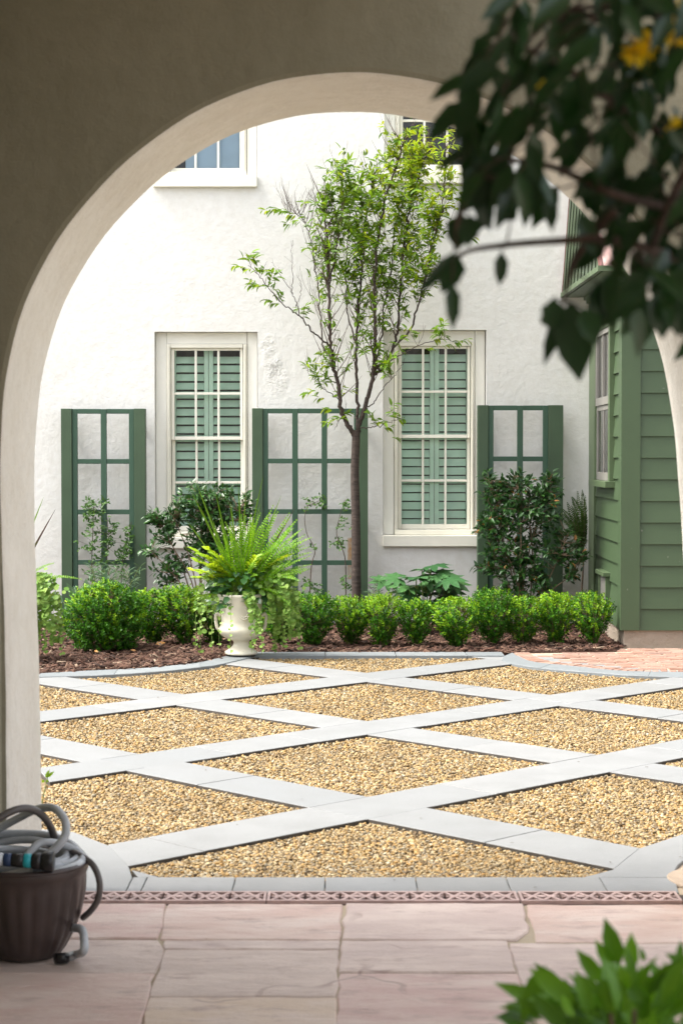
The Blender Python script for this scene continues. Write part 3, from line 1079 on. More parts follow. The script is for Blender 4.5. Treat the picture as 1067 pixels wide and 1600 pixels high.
def window(k, ox, oz):
    A = lambda u, v, Yp=YW: (at(u, v, YW)[0] + ox, at(u, v, YW)[2] + oz)
    yr = YW + REV                       # casing plane inside the shallow recess
    def rect(m, u0, v0, u1, v1, y0, y1):
        (xa, za), (xb, zb) = A(u0, v1), A(u1, v0)
        m.box(xa, xb, y0, y1, za, zb)
    lower = k < 2
    # plastered recess band, casing
    m = MB()
    rect(m, U0 + .3, V0 + .3, 616, 836, yr - .02, yr + .1)
    rect(m, 742.3, V0 + .3, U1 - .3, 836, yr - .02, yr + .1)
    rect(m, 616.2, V0 + .3, 742.1, 533.5, yr - .02, yr + .1)
    win = m.build('window', M['casing'], house, bevel=.004)
    tag(win, ['window with mint shutters beside the slim tree', 'window with mint shutters behind the fern urn', 'upper window with reflected sky painted pale blue behind the glass', 'dark upper window behind the tree top'][k])
    m = MB()
    rect(m, 616.2, 534, 622.5, 831.8, yr - .045, yr + .06); rect(m, 736, 534, 742.1, 831.8, yr - .045, yr + .06)
    rect(m, 622.7, 534, 735.8, 540, yr - .045, yr + .06)
    rect(m, 618.5, 536.5, 620.6, 831, yr - .062, yr - .0452); rect(m, 737.6, 536.5, 739.8, 831, yr - .062, yr - .0452)
    m.build('frame', M['trim'], win, bevel=.003)
    m = MB()
    rect(m, U0 - .5, 836.3, U1 + .4, V1, YW - .055, yr + .1)
    rect(m, 616.2, 828, 742.1, 836, yr - .07, yr + .08)
    m.build('sill', M['trim'], win, bevel=.006)
    # sashes
    def sash(v0, v1, y0, bot):
        m = MB()
        y1 = y0 + .04
        rect(m, 623, v0, 628, v1, y0, y1); rect(m, 730.8, v0, 735.5, v1, y0, y1)
        rect(m, 628.1, v0, 730.7, v0 + 3.6, y0, y1); rect(m, 628.1, v1 - bot, 730.7, v1, y0, y1)
        gv0, gv1 = v0 + 3.6, v1 - bot
        for u in (661.5, 697.1):
            rect(m, u - 1.9, gv0, u + 1.9, gv1, y0 + .004, y1 - .006)
        vm = (gv0 + gv1) / 2
        for u0, u1 in ((628.1, 659.5), (663.5, 695.1), (699.1, 730.7)):
            rect(m, u0, vm - 1.9, u1, vm + 1.9, y0 + .005, y1 - .006)
        return m, gv0, gv1, y0
    for (v0, v1, y0, bot) in ((540.3, 684.3, yr - .012, 5.4), (679, 827.4, yr + .036, 7.6)):
        m, a, b, y = sash(v0, v1, y0, bot)
        so = m.build('sash', M['sash'], win, bevel=.003)
        m = MB()
        (xa, za), (xb, zb) = A(627, b + 1), A(732, a - 1)
        y += .02
        m.add([(xa, y, za), (xb, y, za), (xb, y, zb), (xa, y, zb)], [(0, 1, 2, 3)])
        m.build('pane', M['glass'], win)
    if lower:
        # louvred shutters just inside the glass
        ys = yr + .10
        for (u0, u1) in ((624, 680.0), (680.4, 735)):
            m = MB()
            st = 7.2
            left = u0 < 650
            s0, s1 = (u0, u0 + 5) if left else (u1 - 5, u1)
            c0, c1 = (u1 - st, u1) if left else (u0, u0 + st)
            rect(m, s0, 541, s1, 826, ys, ys + .035); rect(m, c0, 541, c1, 826, ys, ys + .035)
            l0, l1 = (s1, c0) if left else (c1, s0)
            xa, xb = A(l0, 600)[0] + .001, A(l1, 600)[0] - .001
            zt, zb = A(600, 543)[1], A(600, 824)[1]
            zz = zb
            tilt = (.056, .034) if k == 0 else (.052, .046)
            while zz < zt - .04:
                hz, hy = tilt
                y0, y1 = ys + .004, ys + .004 + hy
                m.add([(xa, y0, zz), (xb, y0, zz), (xb, y1, zz + hz + .012), (xa, y1, zz + hz + .012),
                       (xa, y0 + .006, zz - .004), (xb, y0 + .006, zz - .004), (xb, y1 + .006, zz + hz + .008), (xa, y1 + .006, zz + hz + .008)],
                      [(0, 1, 2, 3), (5, 4, 7, 6), (0, 4, 5, 1), (2, 6, 7, 3)])
                zz += .083
            m.build('shutter', M['shutter'], win)
    elif k == 2:
        m = MB()
        (xa, za), (xb, zb) = A(645, 826), A(735, 541)
        m.box(xa, xb, yr + .11, yr + .114, za + .02, zb)
        m.build('pane_backing', M['pane_backing'], win)  # blue sheet behind the glass stands in for reflected sky
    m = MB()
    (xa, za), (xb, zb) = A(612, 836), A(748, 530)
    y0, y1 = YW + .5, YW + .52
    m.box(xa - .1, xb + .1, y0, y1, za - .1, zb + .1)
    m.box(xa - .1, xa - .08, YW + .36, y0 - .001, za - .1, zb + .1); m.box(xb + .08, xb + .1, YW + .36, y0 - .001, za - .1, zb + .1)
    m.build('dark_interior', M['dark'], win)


for k, (a, b) in enumerate(offs):
    window(k, a, b)

# ================================================================== TRELLISES
YT = 17.13


def trellis(u0, u1, vt, bw0, bw1, st0, st1, cols, rows, label):
    A = lambda u, v: (at(u, v, YT)[0], at(u, v, YT)[2])
    x0, x1 = A(u0, 700)[0], A(u1, 700)[0]
    zt = A(u0, vt)[1]
    t = thing('trellis', label, 'trellis', ((x0 + x1) / 2, YT, 0), 'green trellises along the white wall')
    xa, xb = A(u0 + bw0, 700)[0], A(u1 - bw1, 700)[0]
    zb = .0
    MB().box(x0, xa - .002, YT, YT + .11, zb, zt).build('post', M['tre_board'], t, bevel=.004)
    MB().box(xb + .002, x1, YT, YT + .11, zb, zt).build('post', M['tre_board'], t, bevel=.004)
    m = MB()
    px = .047
    y0, y1 = YT + .018, YT + .058
    m.box(xa, xa + px, y0, y1, zb, zt - .003); m.box(xb - px, xb, y0, y1, zb, zt - .003)
    mid = [A(c, 700)[0] for c in cols]
    for c in mid:
        m.box(c - px / 2 - .003, c + px / 2 + .003, y0 - .002, y1 - .002, zb, zt - .004)
    edges = [xa + px] + [q for c in mid for q in (c - px / 2 - .003, c + px / 2 + .003)] + [xb - px]
    for v in [vt + 4.2] + rows:
        z = A(u0, v)[1]
        for a, b in zip(edges[::2], edges[1::2]):
            m.box(a + .0005, b - .0005, y0 + .002, y1 - .003, z - .0225, z + .0225)
    m.build('lattice', M['tre_lat'], t, bevel=.003)
    for z in (zt - .2, zt - 1.1):
        for xq in (x0 + .03, x1 - .06):
            MB().box(xq, xq + .03, YT + .112, YW - .003, z, z + .03).build('wall_bracket', M['tre_board'], t)


trellis(95.8, 227.4, 638.4, 17.2, 18, 8, 7, [162], [721, 800, 879, 958], 'narrow green trellis at the left end of the wall with three rose stems')
trellis(394, 574.8, 637.8, 17, 14, 8, 8, [461, 506.8], [720.3, 799.5, 879.5, 958], 'wide three-column green trellis behind the slim tree trunk')
trellis(746.2, 879.4, 633, 16.8, 23.4, 8, 2, [812.5], [717, 796.5, 876, 955], 'narrow green trellis behind the bushy camellia near the shed')

# ================================================================== GREEN SHED
YS = 15.1
XS, XSB = 2.294, 2.330                      # left side at the front / at the wall
shed = thing('green_shed', 'dark green lap sided garden shed with steep metal roof beside the white wall', 'shed', (XS, YS, 0))
ZB, ZF = at(985, 985.3, YS)[2], at(985, 465, YS)[2]
PIT = .178
side = lambda y: XS + (XSB - XS) * (y - YS) / (YW - YS)
m = MB()
m.box(XS + .035, 4.6, YS + .035, YW - .003, -.09, ZB - .002)
m.build('foundation', M['concrete'], shed)
m = MB()                                     # front siding
xa = at(1000.5, 700, YS)[0]
z = ZB
m.box(xa, 4.58, YS + .045, YS + .06, ZB, ZF)
while z < ZF - .01:
    z1 = min(z + PIT, ZF)
    m.add([(xa, YS + .012, z), (4.58, YS + .012, z), (4.58, YS + .030, z1), (xa, YS + .030, z1), (xa, YS + .044, z), (4.58, YS + .044, z)], [(0, 1, 2, 3), (0, 4, 5, 1)])
    z += PIT
m.build('siding', M['shed'], shed)
m = MB()                                     # side siding
ya, yb_ = YS + .18, YW - .42
z = ZB
m.add([(side(ya) + .045, ya, ZB), (side(yb_) + .045, yb_, ZB), (side(yb_) + .045, yb_, ZF), (side(ya) + .045, ya, ZF)], [(0, 1, 2, 3)])
while z < ZF - .01:
    z1 = min(z + PIT, ZF)
    m.add([(side(ya) + .012, ya, z), (side(yb_) + .012, yb_, z), (side(yb_) + .030, yb_, z1), (side(ya) + .030, ya, z1), (side(ya) + .044, ya, z), (side(yb_) + .044, yb_, z)],
          [(1, 0, 3, 2), (1, 5, 4, 0)])
    z += PIT
m.build('siding', M['shed'], shed)
m = MB()
m.prism([(XS, YS), (xa - .002, YS), (xa - .002, YS + .05), (XS + .05, YS + .05), (side(ya) + .05, ya - .002), (side(ya), ya - .002)], ZB, ZF)
m.build('corner_board', M['shed'], shed, bevel=.004)
m = MB()
m.prism([(side(yb_ + .002), yb_ + .002), (side(yb_) + .06, yb_ + .002), (XSB + .06, YW - .004), (XSB, YW - .004)], ZB, ZF)
m.build('corner_board', M['shed_light'], shed, bevel=.004)
# frieze and stepped cornice, front and side
ZC = at(985, 440, YS)[2]
for nm, z0, z1, ex in (('frieze', ZF + .002, ZC, .006), ('cornice', ZC + .002, ZC + .03, .03), ('cornice', ZC + .032, ZC + .06, .055), ('cornice', ZC + .062, ZC + .085, .10)):
    m = MB()
    m.prism([(XS - ex, YS - ex), (4.6, YS - ex), (4.6, YS + .06), (XS + .06, YS + .06), (XSB + .06, YW - .005), (XSB - ex, YW - .005)], z0, z1)
    m.build(nm, M['shed_light'] if nm == 'cornice' else M['shed'], shed, bevel=.004)
# eave board, gutter edge and steep standing seam roof
XE, YE, ZE = at(880, 458, YW)[0], YS - .26, at(880, 458, YW)[2]
m = MB()
m.prism([(XE + .02, YE + .02), (4.62, YE + .02), (4.62, YS - .101), (XS - .101, YS - .101), (XSB - .101, YW - .006), (XE + .02, YW - .006)], ZC + .06, ZC + .085)
m.build('soffit', M['shed_light'], shed)
m = MB()
zr0 = ZC + .09
top = 4.25
XT, YTP = 2.17, 16.6
m.add([(XE, YE, zr0), (XE, YW - .004, zr0), (XT, YW - .004, top), (XT, YTP, top), (4.62, YE, zr0), (4.62, YTP, top)],
      [(0, 3, 2, 1), (0, 4, 5, 3), (3, 5, (2))])
m.mi[1] = 1
roof = m.build('roof', [M['roof'], M['roof_front']], shed)
m = MB()
k = 0
yy = YE + .12
while yy < YW - .05:                          # standing seams on the side slope
    f = 1.0 if yy > YTP else max(0.0, (yy - YE) / (YTP - YE))
    p0, p1 = (XE - .008, yy, zr0 + .004), (XE + (XT - XE) * f - .008, yy, zr0 + (top - zr0) * f + .004)
    if f > .06: m.tube([p0, p1], .012, 4)
    yy += .23
xx = XE + .2
while xx < 4.6:
    f = min(1.0, max(.0, (xx - XE) / (XT - XE)))
    m.tube([(xx, YE - .006, zr0 + .006), (xx, YE + (YTP - YE) * f - .006, zr0 + (top - zr0) * f + .006)], .012, 4)
    xx += .34
m.build('seam', M['roof'], roof)
m = MB()
m.box(XE - .03, XE + .004, YE - .03, YW - .004, zr0 - .03, zr0 + .012)
m.box(XE + .0045, 4.62, YE - .03, YE + .004, zr0 - .03, zr0 + .012)
m.build('eave_board', M['shed_light'], shed)
m = MB()
m.tube([(XE - .004, YW - .03, zr0), (XT - .004, YW - .03, top)], .02, 6)
m.tube([(XE, YE, zr0), (XT, YTP, top)], .02, 6)
m.build('roof_edge', M['copper'], shed)
# window on the side
wy0, wy1, wz0, wz1 = 15.78, 16.72, 1.37, 2.70
m = MB()
xw = lambda y, d: side(y) - d
def sbox(m, y0, y1, z0, z1, d0, d1):
    m.prism([(xw(y0, d1), y0), (xw(y0, -d0 if d0 < 0 else d0 * -1), y0), (xw(y1, -d0 if d0 < 0 else d0 * -1), y1), (xw(y1, d1), y1)], z0, z1)
sbox(m, wy0 - .09, wy0, wz0, wz1, .04, .022); sbox(m, wy1, wy1 + .09, wz0, wz1, .04, .022)
sbox(m, wy0 - .09, wy1 + .09, wz1 + .001, wz1 + .14, .04, .025)
sbox(m, wy0 - .13, wy1 + .13, wz1 + .141, wz1 + .19, .04, .05)
sbox(m, wy0 - .13, wy1 + .13, wz0 - .055, wz0 - .001, .04, .06)
sw = m.build('window', M['shed_light'], shed, bevel=.004)
m = MB()
zm = (wz0 + wz1) / 2
for (z0, z1, d) in ((wz0, zm, .004), (zm, wz1, .016)):
    sbox(m, wy0 + .001, wy0 + .05, z0 + .001, z1 - .001, .03, d); sbox(m, wy1 - .05, wy1 - .001, z0 + .001, z1 - .001, .03, d)
    sbox(m, wy0 + .051, wy1 - .051, z0 + .001, z0 + .07, .03, d); sbox(m, wy0 + .051, wy1 - .051, z1 - .045, z1 - .001, .03, d)
    sbox(m, (wy0 + wy1) / 2 - .012, (wy0 + wy1) / 2 + .012, z0 + .071, z1 - .046, .03, d - .003)
m.build('sash', M['shed_sash'], sw, bevel=.002)
m = MB()
m.add([(xw(wy0, -.006), wy0 + .01, wz0 + .01), (xw(wy1, -.006), wy1 - .01, wz0 + .01), (xw(wy1, -.006), wy1 - .01, wz1 - .01), (xw(wy0, -.006), wy0 + .01, wz1 - .01)], [(1, 0, 3, 2)])
m.build('pane', M['glass'], sw)
m = MB()
m.add([(xw(wy0, -.0105), wy0 + .01, wz0 + .01), (xw(wy1, -.0105), wy1 - .01, wz0 + .01), (xw(wy1, -.0105), wy1 - .01, wz1 - .01), (xw(wy0, -.0105), wy0 + .01, wz1 - .01)], [(1, 0, 3, 2)])
m.build('pane_backing', M['shed_sash'], sw)
# crawl space vent
vy0, vy1, vz0, vz1 = 15.9, 16.42, .27, .54
m = MB()
sbox(m, vy0, vy0 + .05, vz0, vz1, .04, .02); sbox(m, vy1 - .05, vy1, vz0, vz1, .04, .02)
sbox(m, vy0 - .02, vy1 + .02, vz1 + .001, vz1 + .035, .04, .045)
vent = m.build('vent', M['shed_light'], shed, bevel=.003)
m = MB()
for k in range(5):
    y = vy0 + .06 + k * .085
    sbox(m, y, y + .06, vz0, vz1 - .001, .02, .006)
m.build('slat', M['shed_sash'], vent)

# ================================================================== URN AND ITS PLANTING
UX, UY = at(377, 1024, 14.5)[0], 14.5
urn = thing('urn', 'cream footed urn with curled side handles at the gravel corner', 'urn', (UX, UY, .022), 'cream planted urns')
z0 = .022
prof_u = [(.0, 0), (.126, 0), (.130, .008), (.126, .022), (.105, .034), (.082, .05), (.066, .07), (.060, .09), (.064, .105), (.088, .116), (.125, .128), (.158, .15), (.176, .178),
          (.180, .20), (.172, .215), (.160, .228), (.157, .26), (.160, .32), (.166, .39), (.173, .44), (.184, .458), (.188, .468), (.184, .478), (.172, .478), (.165, .46), (.15, .44), (0, .44)]
m = MB().lathe(UX, UY, [(r, z + z0) for r, z in prof_u], 48)
m.build('body', M['urn'], urn, smooth=True)
for s in (-1, 1):
    pts = [(UX + s * .160, UY - .02, z0 + .30), (UX + s * .185, UY - .02, z0 + .318), (UX + s * .199, UY - .02, z0 + .30), (UX + s * .196, UY - .02, z0 + .25), (UX + s * .188, UY - .02, z0 + .21), (UX + s * .170, UY - .02, z0 + .19)]
    MB().tube(spline(pts, 5), .013, 8).build('handle', M['urn'], urn, smooth=True)
m = MB()
for rr, zc in ((.045, .335), (.03, .335)):
    m.tube([(UX + .03 + rr * math.cos(t), UY - .158 - .004 * math.cos(t), z0 + zc + rr * 1.1 * math.sin(t)) for t in np.linspace(0, 6.283, 20)], .006, 6)
for s in (-1, 1):
    m.tube(spline([(UX + .03 + s * .05, UY - .156, z0 + .37), (UX + .03 + s * .085, UY - .137, z0 + .33), (UX + .03 + s * .10, UY - .125, z0 + .38)], 5), .006, 6)
m.build('relief', M['urn'], urn, smooth=True)
MB().lathe(UX, UY, [(.0, z0 + .452), (.164, z0 + .448)], 24).build('soil', M['soil'], urn)

ZR = z0 + .455                               # soil level in the urn
R = random.Random(11)
# spiky grass
pl = thing('spike_plant', 'tall spiky green grass fanning up from the middle of the cream urn', 'plant', (UX, UY, ZR), 'spiky grasses in the urns')
V, Fq, mi = [], [], []
m = MB()
spk = [(-.42, .98, 0), (-.34, 1.02, 0), (-.22, .90, 0), (-.05, .92, 0), (.10, .84, 0), (.22, 1.0, 0), (.30, .74, 0), (.50, .86, 1), (-.56, .80, 0), (-.80, .66, 0), (.62, .62, 0), (-.3, .70, 0), (.2, .72, 0), (-1.1, .6, 0), (-1.25, .56, 0), (.95, .52, 0), (.38, .9, 0), (-.14, .78, 0)]
for rep in range(2):
    for (lean, L0, old) in spk:
        if rep and old: continue
        lean_ = lean + (R.gauss(0, .10) if rep else 0)
        L1 = L0 * (R.uniform(.6, .9) if rep else 1)
        az = R.uniform(-.9, .9) if rep else R.uniform(-.5, .5)
        sx, sy = math.sin(lean_) * math.cos(az), math.sin(az) * .35 + .15 * (rep - .5)
        bx, by = UX + R.uniform(-.03, .03), UY + R.uniform(-.03, .03)
        droop = .10 * abs(lean_) * L1 * (1.8 if abs(lean_) > .8 else .5)
        pts = []
        for q in range(7):
            t = q / 6
            pts.append(Vector((bx + sx * L1 * t, by + sy * L1 * t, ZR + math.cos(lean_) * L1 * t - droop * t * t * 2.2)))
        wd = R.uniform(.007, .012)
        sidev = Vector((math.cos(lean_), R.uniform(-.3, .3), -math.sin(lean_))).normalized()
        vs = []
        for q, p in enumerate(pts):
            ww = wd * (1 - (q / 6) ** 2.2) + .0006
            vs += [p - sidev * ww, p + Vector((0, .004, 0)), p + sidev * ww]
        m.add(vs, [f for q in range(6) for f in ((q * 3, q * 3 + 1, q * 3 + 4, q * 3 + 3), (q * 3 + 1, q * 3 + 2, q * 3 + 5, q * 3 + 4))], old)
m.build('blade', [M['spike'], M['spike_old']], pl)['kind'] = 'stuff'


def frond(lf, st, p0, d0, L, droop, pin, r, n=26, taper=True, m=0):
    """a fern frond: midrib tube in st, leaflets in lf"""
    p = np.array(p0, float)
    d = np.array(d0, float) / np.linalg.norm(d0)
    pts = [p.copy()]
    for k in range(n):
        d = d + np.array((0, 0, -droop / n)) + rv(r, .012)
        d /= np.linalg.norm(d)
        p = p + d * L / n
        pts.append(p.copy())
        t = (k + 1) / n
        if t < .14: continue
        s = np.cross(d, (0, 0, 1)) + 1e-6
        s /= np.linalg.norm(s)
        up = np.cross(s, d)
        l = pin * (math.sin(math.pi * min(1, .16 + .84 * (1 - t) ** .8)) ** .6 if taper else 1) * r.uniform(.88, 1.1)
        for sg in (-1, 1):
            dd = s * sg + d * .35 + up * r.uniform(-.05, .25)
            lf.add(p, dd, up + rv(r, .15), max(.008, l), max(.006, L / n * .95), m)
    if st is not None:
        st.tube(pts[::3] + [pts[-1]], [.0022] * (len(pts[::3])) + [.001], 4)
    return pts


def frond_to(lf, st, p0, p1, lift, pin, r, n=32, m=0):
    p0, p1 = np.array(p0, float), np.array(p1, float)
    c = p0 + (p1 - p0) * .45 + np.array((0, 0, lift))
    q = lambda t: p0 * (1 - t) ** 2 + c * 2 * t * (1 - t) + p1 * t * t
    pts = [q(k / n) for k in range(n + 1)]
    L = sum(np.linalg.norm(b - a) for a, b in zip(pts[:-1], pts[1:]))
    roll = r.gauss(0, .5)
    for k in range(int(n * .16), n + 1):
        t = k / n
        d = pts[min(n, k + 1)] - pts[max(0, k - 1)]
        d = d / np.linalg.norm(d)
        s_ = np.cross(d, np.array((math.sin(roll) * .6, -.75, .65))); s_ /= max(1e-6, np.linalg.norm(s_))
        up = np.cross(s_, d)
        l = pin * min(1, (t - .1) * 5) * (1 - t ** 3 * .85) * r.uniform(.85, 1.12)
        for sg in (-1, 1):
            lf.add(pts[k], s_ * sg + d * .42 + up * r.uniform(-.1, .2), up + rv(r, .15), max(.006, l), max(.006, min(.017, L / n * .95)), m)
    st.tube(pts[::4], list(np.linspace(.0026, .001, len(pts[::4]))), 4)


fern = thing('fern', 'bright green sword fern arching to the right out of the cream urn', 'fern', (UX, UY, ZR), 'ferns in the urns')
lf, st = Leafer(), MB()
tips = [(418, 805), (434, 800), (400, 800), (452, 802), (463, 812), (458, 826), (474, 845), (486, 840), (475, 852), (470, 873), (474, 893), (478, 888), (392, 805), (375, 806), (360, 815), (352, 830),
        (344, 845), (340, 868), (372, 955), (445, 925), (452, 945), (430, 855), (410, 850), (384, 850), (440, 880), (462, 905), (398, 880)]
for (u, v) in tips + [(u + R.gauss(0, 9), v + R.gauss(8, 9)) for u, v in tips * 2]:
    p1 = at(u, v, UY + R.uniform(-.28, .12))
    frond_to(lf, st, (UX + R.uniform(-.07, .08), UY + R.uniform(-.07, .05), ZR), p1, R.uniform(.04, .12) if v < 900 else R.uniform(.12, .2), R.uniform(.030, .042), R)
for k in range(26):
    a = R.uniform(0, 6.283)
    rr = R.uniform(.22, .36)
    frond_to(lf, st, (UX + R.uniform(-.05, .05), UY, ZR), (UX + .06 + rr * math.cos(a), UY + rr * .8 * math.sin(a), ZR + R.uniform(.03, .30)), R.uniform(.06, .14), .034, R, 28)
lf.build('frond', M['fern'], fern, LEAF8)['kind'] = 'stuff'
st.build('stem', M['vine_stem'], fern)

lime = thing('lime_fern', 'yellow green lobed leaves leaning left over the rim of the cream urn', 'plant', (UX, UY, ZR), 'lime plants in the urns')
lf = Leafer()
for (u, v) in [(306, 862), (312, 880), (304, 893), (318, 897), (326, 860), (330, 885), (345, 875), (334, 900), (310, 903), (425, 905), (418, 868), (400, 872), (446, 872), (340, 893), (322, 872)]:
    tgt = np.array(at(u, v, UY - R.uniform(.0, .2)))
    p0 = np.array((UX, UY - .03, ZR + .02))
    for k in range(7):
        t = .45 + .55 * k / 6
        p = p0 + (tgt - p0) * t + np.array((0, 0, .05 * math.sin(t * 3.1)))
        d = tgt - p0
        s = np.cross(d, (0, 0, 1)); s /= np.linalg.norm(s)
        for sg in (-1, 1):
            lf.add(p, d / np.linalg.norm(d) * .9 + s * sg * .8 + np.array((0, -.2, R.uniform(-.3, .2))), (R.gauss(0, .3), -.5, 1), R.uniform(.065, .10), R.uniform(.028, .04))
lf.build('foliage', M['lime'], lime)

bl = thing('broad_leaf_plant', 'dark broad heart shaped leaves bunched along the rim of the cream urn', 'plant', (UX, UY, ZR), 'broad leaf plants in the urns')
lf, st = Leafer(), MB()
for k in range(150):
    a = R.uniform(-math.pi, 0) if k % 4 else R.uniform(0, math.pi)
    rr = R.uniform(.05, .26)
    p = np.array((UX + math.cos(a) * rr * 1.0, UY + math.sin(a) * rr * .8, ZR + R.uniform(-.02, .27) - rr * .15))
    d = np.array((math.cos(a), math.sin(a), R.uniform(-.9, .3)))
    lf.add(p, d, (R.gauss(0, .4), -.6, .8), R.uniform(.06, .10), R.uniform(.05, .075))
    if k % 3 == 0: st.tube([(UX, UY, ZR), tuple(p)], .0025, 4)
lf.build('foliage', M['broad'], bl)
st.build('stem', M['vine_stem'], bl)

vine = thing('trailing_vine', 'pale round leaved vine spilling over the cream urn to the ground', 'vine', (UX, UY, ZR), 'trailing vines in the urns')
lf, st = Leafer(), MB()
ends = [(394, 1020), (400, 1012), (406, 990), (430, 1015), (433, 990), (440, 1016), (446, 1010), (455, 980), (462, 1000), (468, 1018), (450, 965), (438, 975), (425, 970),
        (303, 1021), (313, 1021), (318, 990), (335, 955), (325, 965), (310, 945), (342, 1014), (331, 1027), (360, 1024), (410, 1023), (428, 1026), (396, 975), (455, 1000), (400, 965), (447, 945), (394, 940)]
for i, (u, v) in enumerate(ends):
    off = (u - 377) / 90
    yv = UY - .19 - R.uniform(0, .10) if abs(off) < .5 else UY - R.uniform(.0, .22)
    pe = np.array(at(u, v, yv)); pe[2] = max(pe[2], .03)
    if abs(off) < .45:                        # over the rim
        ph_ = math.atan2(-.9, off * 1.6)
        pr = np.array((UX + math.cos(ph_) * .185, UY + math.sin(ph_) * .185, ZR + .035))
        p0 = np.array((UX + math.cos(ph_) * .08, UY + math.sin(ph_) * .08, ZR + .03))
        pts = spline([p0, pr, pr + np.array((off * .03, -.02, -.07)), np.array((pe[0] * .8 + pr[0] * .2, pe[1], (pe[2] + pr[2]) / 2)), pe], 7)
    else:                                     # arching out and hanging free
        yo = UY + R.uniform(-.2, .1)
        top_ = np.array(at(377 + (u - 377) * .86, R.uniform(893, 918), yo))
        p0 = np.array((UX + off * .08, UY, ZR + .03))
        pe[1] = yo
        pts = spline([p0, (p0 + top_) / 2 + np.array((0, 0, .07)), top_, np.array((pe[0], yo, (pe[2] + top_[2]) / 2)), pe], 7)
    st.tube(pts, .0016, 4)
    dens = .017 if v < 1010 and u > 380 else (.030 if u > 380 else .055)
    acc = 0
    for a, b in zip(pts[:-1], pts[1:]):
        acc += np.linalg.norm(b - a)
        while acc > dens:
            acc -= dens
            for sg in (-1, 1):
                if R.random() < .25: continue
                p = a + (b - a) * R.random()
                d = np.array((sg * R.uniform(.4, 1), -R.uniform(.1, .8), R.uniform(-.7, .3)))
                s_ = R.uniform(.026, .044) * (1 if v < 1005 else .7)
                lf.add(p, d, (R.gauss(0, .4), -.8, R.uniform(.2, .9)), s_, s_ * 1.02)
for k in range(90):                          # bushy mass over the rim, right of centre
    u, v = R.gauss(434, 17), R.gauss(924, 20)
    if u < 420 and v > 940: continue
    p = np.array(at(u, v, UY - R.uniform(.06, .2)))
    s_ = R.uniform(.03, .046)
    lf.add(p, (R.uniform(-.8, .8), -.4, R.uniform(-.7, .3)), (R.gauss(0, .4), -.8, .6), s_, s_)
lf.build('foliage', M['vine'], vine, ROUND)
st.build('stem', M['vine_stem'], vine)

# the second urn, mostly behind the left foot of the arch, planted alike
U2 = Vector((at(4, 1000, 14.1)[0] - UX, 14.1 - UY, 0))
for src, lab in ((urn, 'cream urn standing behind the left foot of the arch'), (pl, 'spiky grass whose blade tips show past the left arch foot'), 
                 (bl, 'broad leaves in the urn behind the left arch foot'), (vine, 'pale vine trailing down beside the left arch foot')):
    c = copy_tree(src)
    c.location = Vector(src.location) + U2
    c['label'] = lab
f2 = thing('fern', 'single long fern frond arching out beside the left arch foot', 'fern', tuple(Vector((UX, UY, ZR)) + U2), 'ferns in the urns')
lf, st = Leafer(), MB()
b2 = np.array(f2.location)
for (u, v, lift) in [(127, 905, .17), (84, 880, .12), (76, 930, .16), (90, 945, .2)]:
    frond_to(lf, st, b2 + np.array((.05, 0, 0)), at(u, v, 14.05), lift, .026, R, 40)
lf.build('frond', M['fern'], f2, LEAF8)
st.build('stem', M['vine_stem'], f2)

# ================================================================== SHRUBS


def box_shrub(seed, Rr, Hh, ntw, rounded=False, new=.3):
    """box bush in local coordinates around the origin -> (Leafer, stem builder)"""
    r = random.Random(seed)
    lf, st = Leafer(), MB()
    stems = []
    for k in range(7):
        a = r.uniform(0, 6.283)
        rr = Rr * r.uniform(.35, .8)
        tip = np.array((math.cos(a) * rr, math.sin(a) * rr, Hh * r.uniform(.6, .95)))
        b = np.array((math.cos(a) * .03, math.sin(a) * .03, -.02))
        pts = spline([b, b + (tip - b) * .45 + np.array((-math.cos(a) * rr * .12, -math.sin(a) * rr * .12, 0)), tip], 5)
        st.tube(pts, list(np.linspace(.008, .002, len(pts))), 5)
        stems.append(pts)
    lump = [(r.uniform(0, 6.283), r.uniform(.2, .9), r.uniform(-.14, .14)) for _ in range(14)]
    for k in range(ntw):
        a = r.uniform(0, 6.283)
        t = r.random() ** .75
        if rounded:
            prof_ = math.sqrt(max(0, 1 - (2 * t - .92) ** 2 * .9))
        else:
            prof_ = (.16 + .84 * min(1, t / .66) ** .85) * (1 if t < .72 else math.sqrt(max(0, 1 - ((t - .72) / .3) ** 2)) * .9 + .1)
        b = sum(w_ * math.exp(-(min(abs(a - aa), 6.283 - abs(a - aa)) / .5) ** 2 - ((t - tt) / .2) ** 2) for aa, tt, w_ in lump)
        rr = Rr * prof_ * (1 + b) * (r.random() ** .33 if r.random() < .75 else r.random())
        p = np.array((math.cos(a) * rr, math.sin(a) * rr, max(.02, Hh * t * (1 + b * .5))))
        out = np.array((math.cos(a) * rr / Rr, math.sin(a) * rr / Rr, .55 + t * .6)) + rv(r, .28)
        out /= np.linalg.norm(out)
        Lt = r.uniform(.05, .10)
        fresh = 1 if (r.random() < new * (.25 + 1.3 * t * t)) else 0
        if k % 3 == 0:
            near = min((q for s_ in stems for q in s_), key=lambda q: np.linalg.norm(q - p) + max(0, q[2] - p[2]) * 3)
            st.tube([near, p + out * Lt * .5], [.0022, .0012], 3)
        for q in range(9):
            tt = q / 9
            c = p + out * Lt * tt
            g = q * 1.57 + r.uniform(-.3, .3)
            ax = np.cross(out, (.3, .2, 1)); ax /= np.linalg.norm(ax)
            bx = np.cross(out, ax)
            sd_ = ax * math.cos(g) + bx * math.sin(g)
            lf.add(c, sd_ * .8 + out * .7, out + rv(r, .2), r.uniform(.020, .030), r.uniform(.013, .019), fresh)
    return lf, st


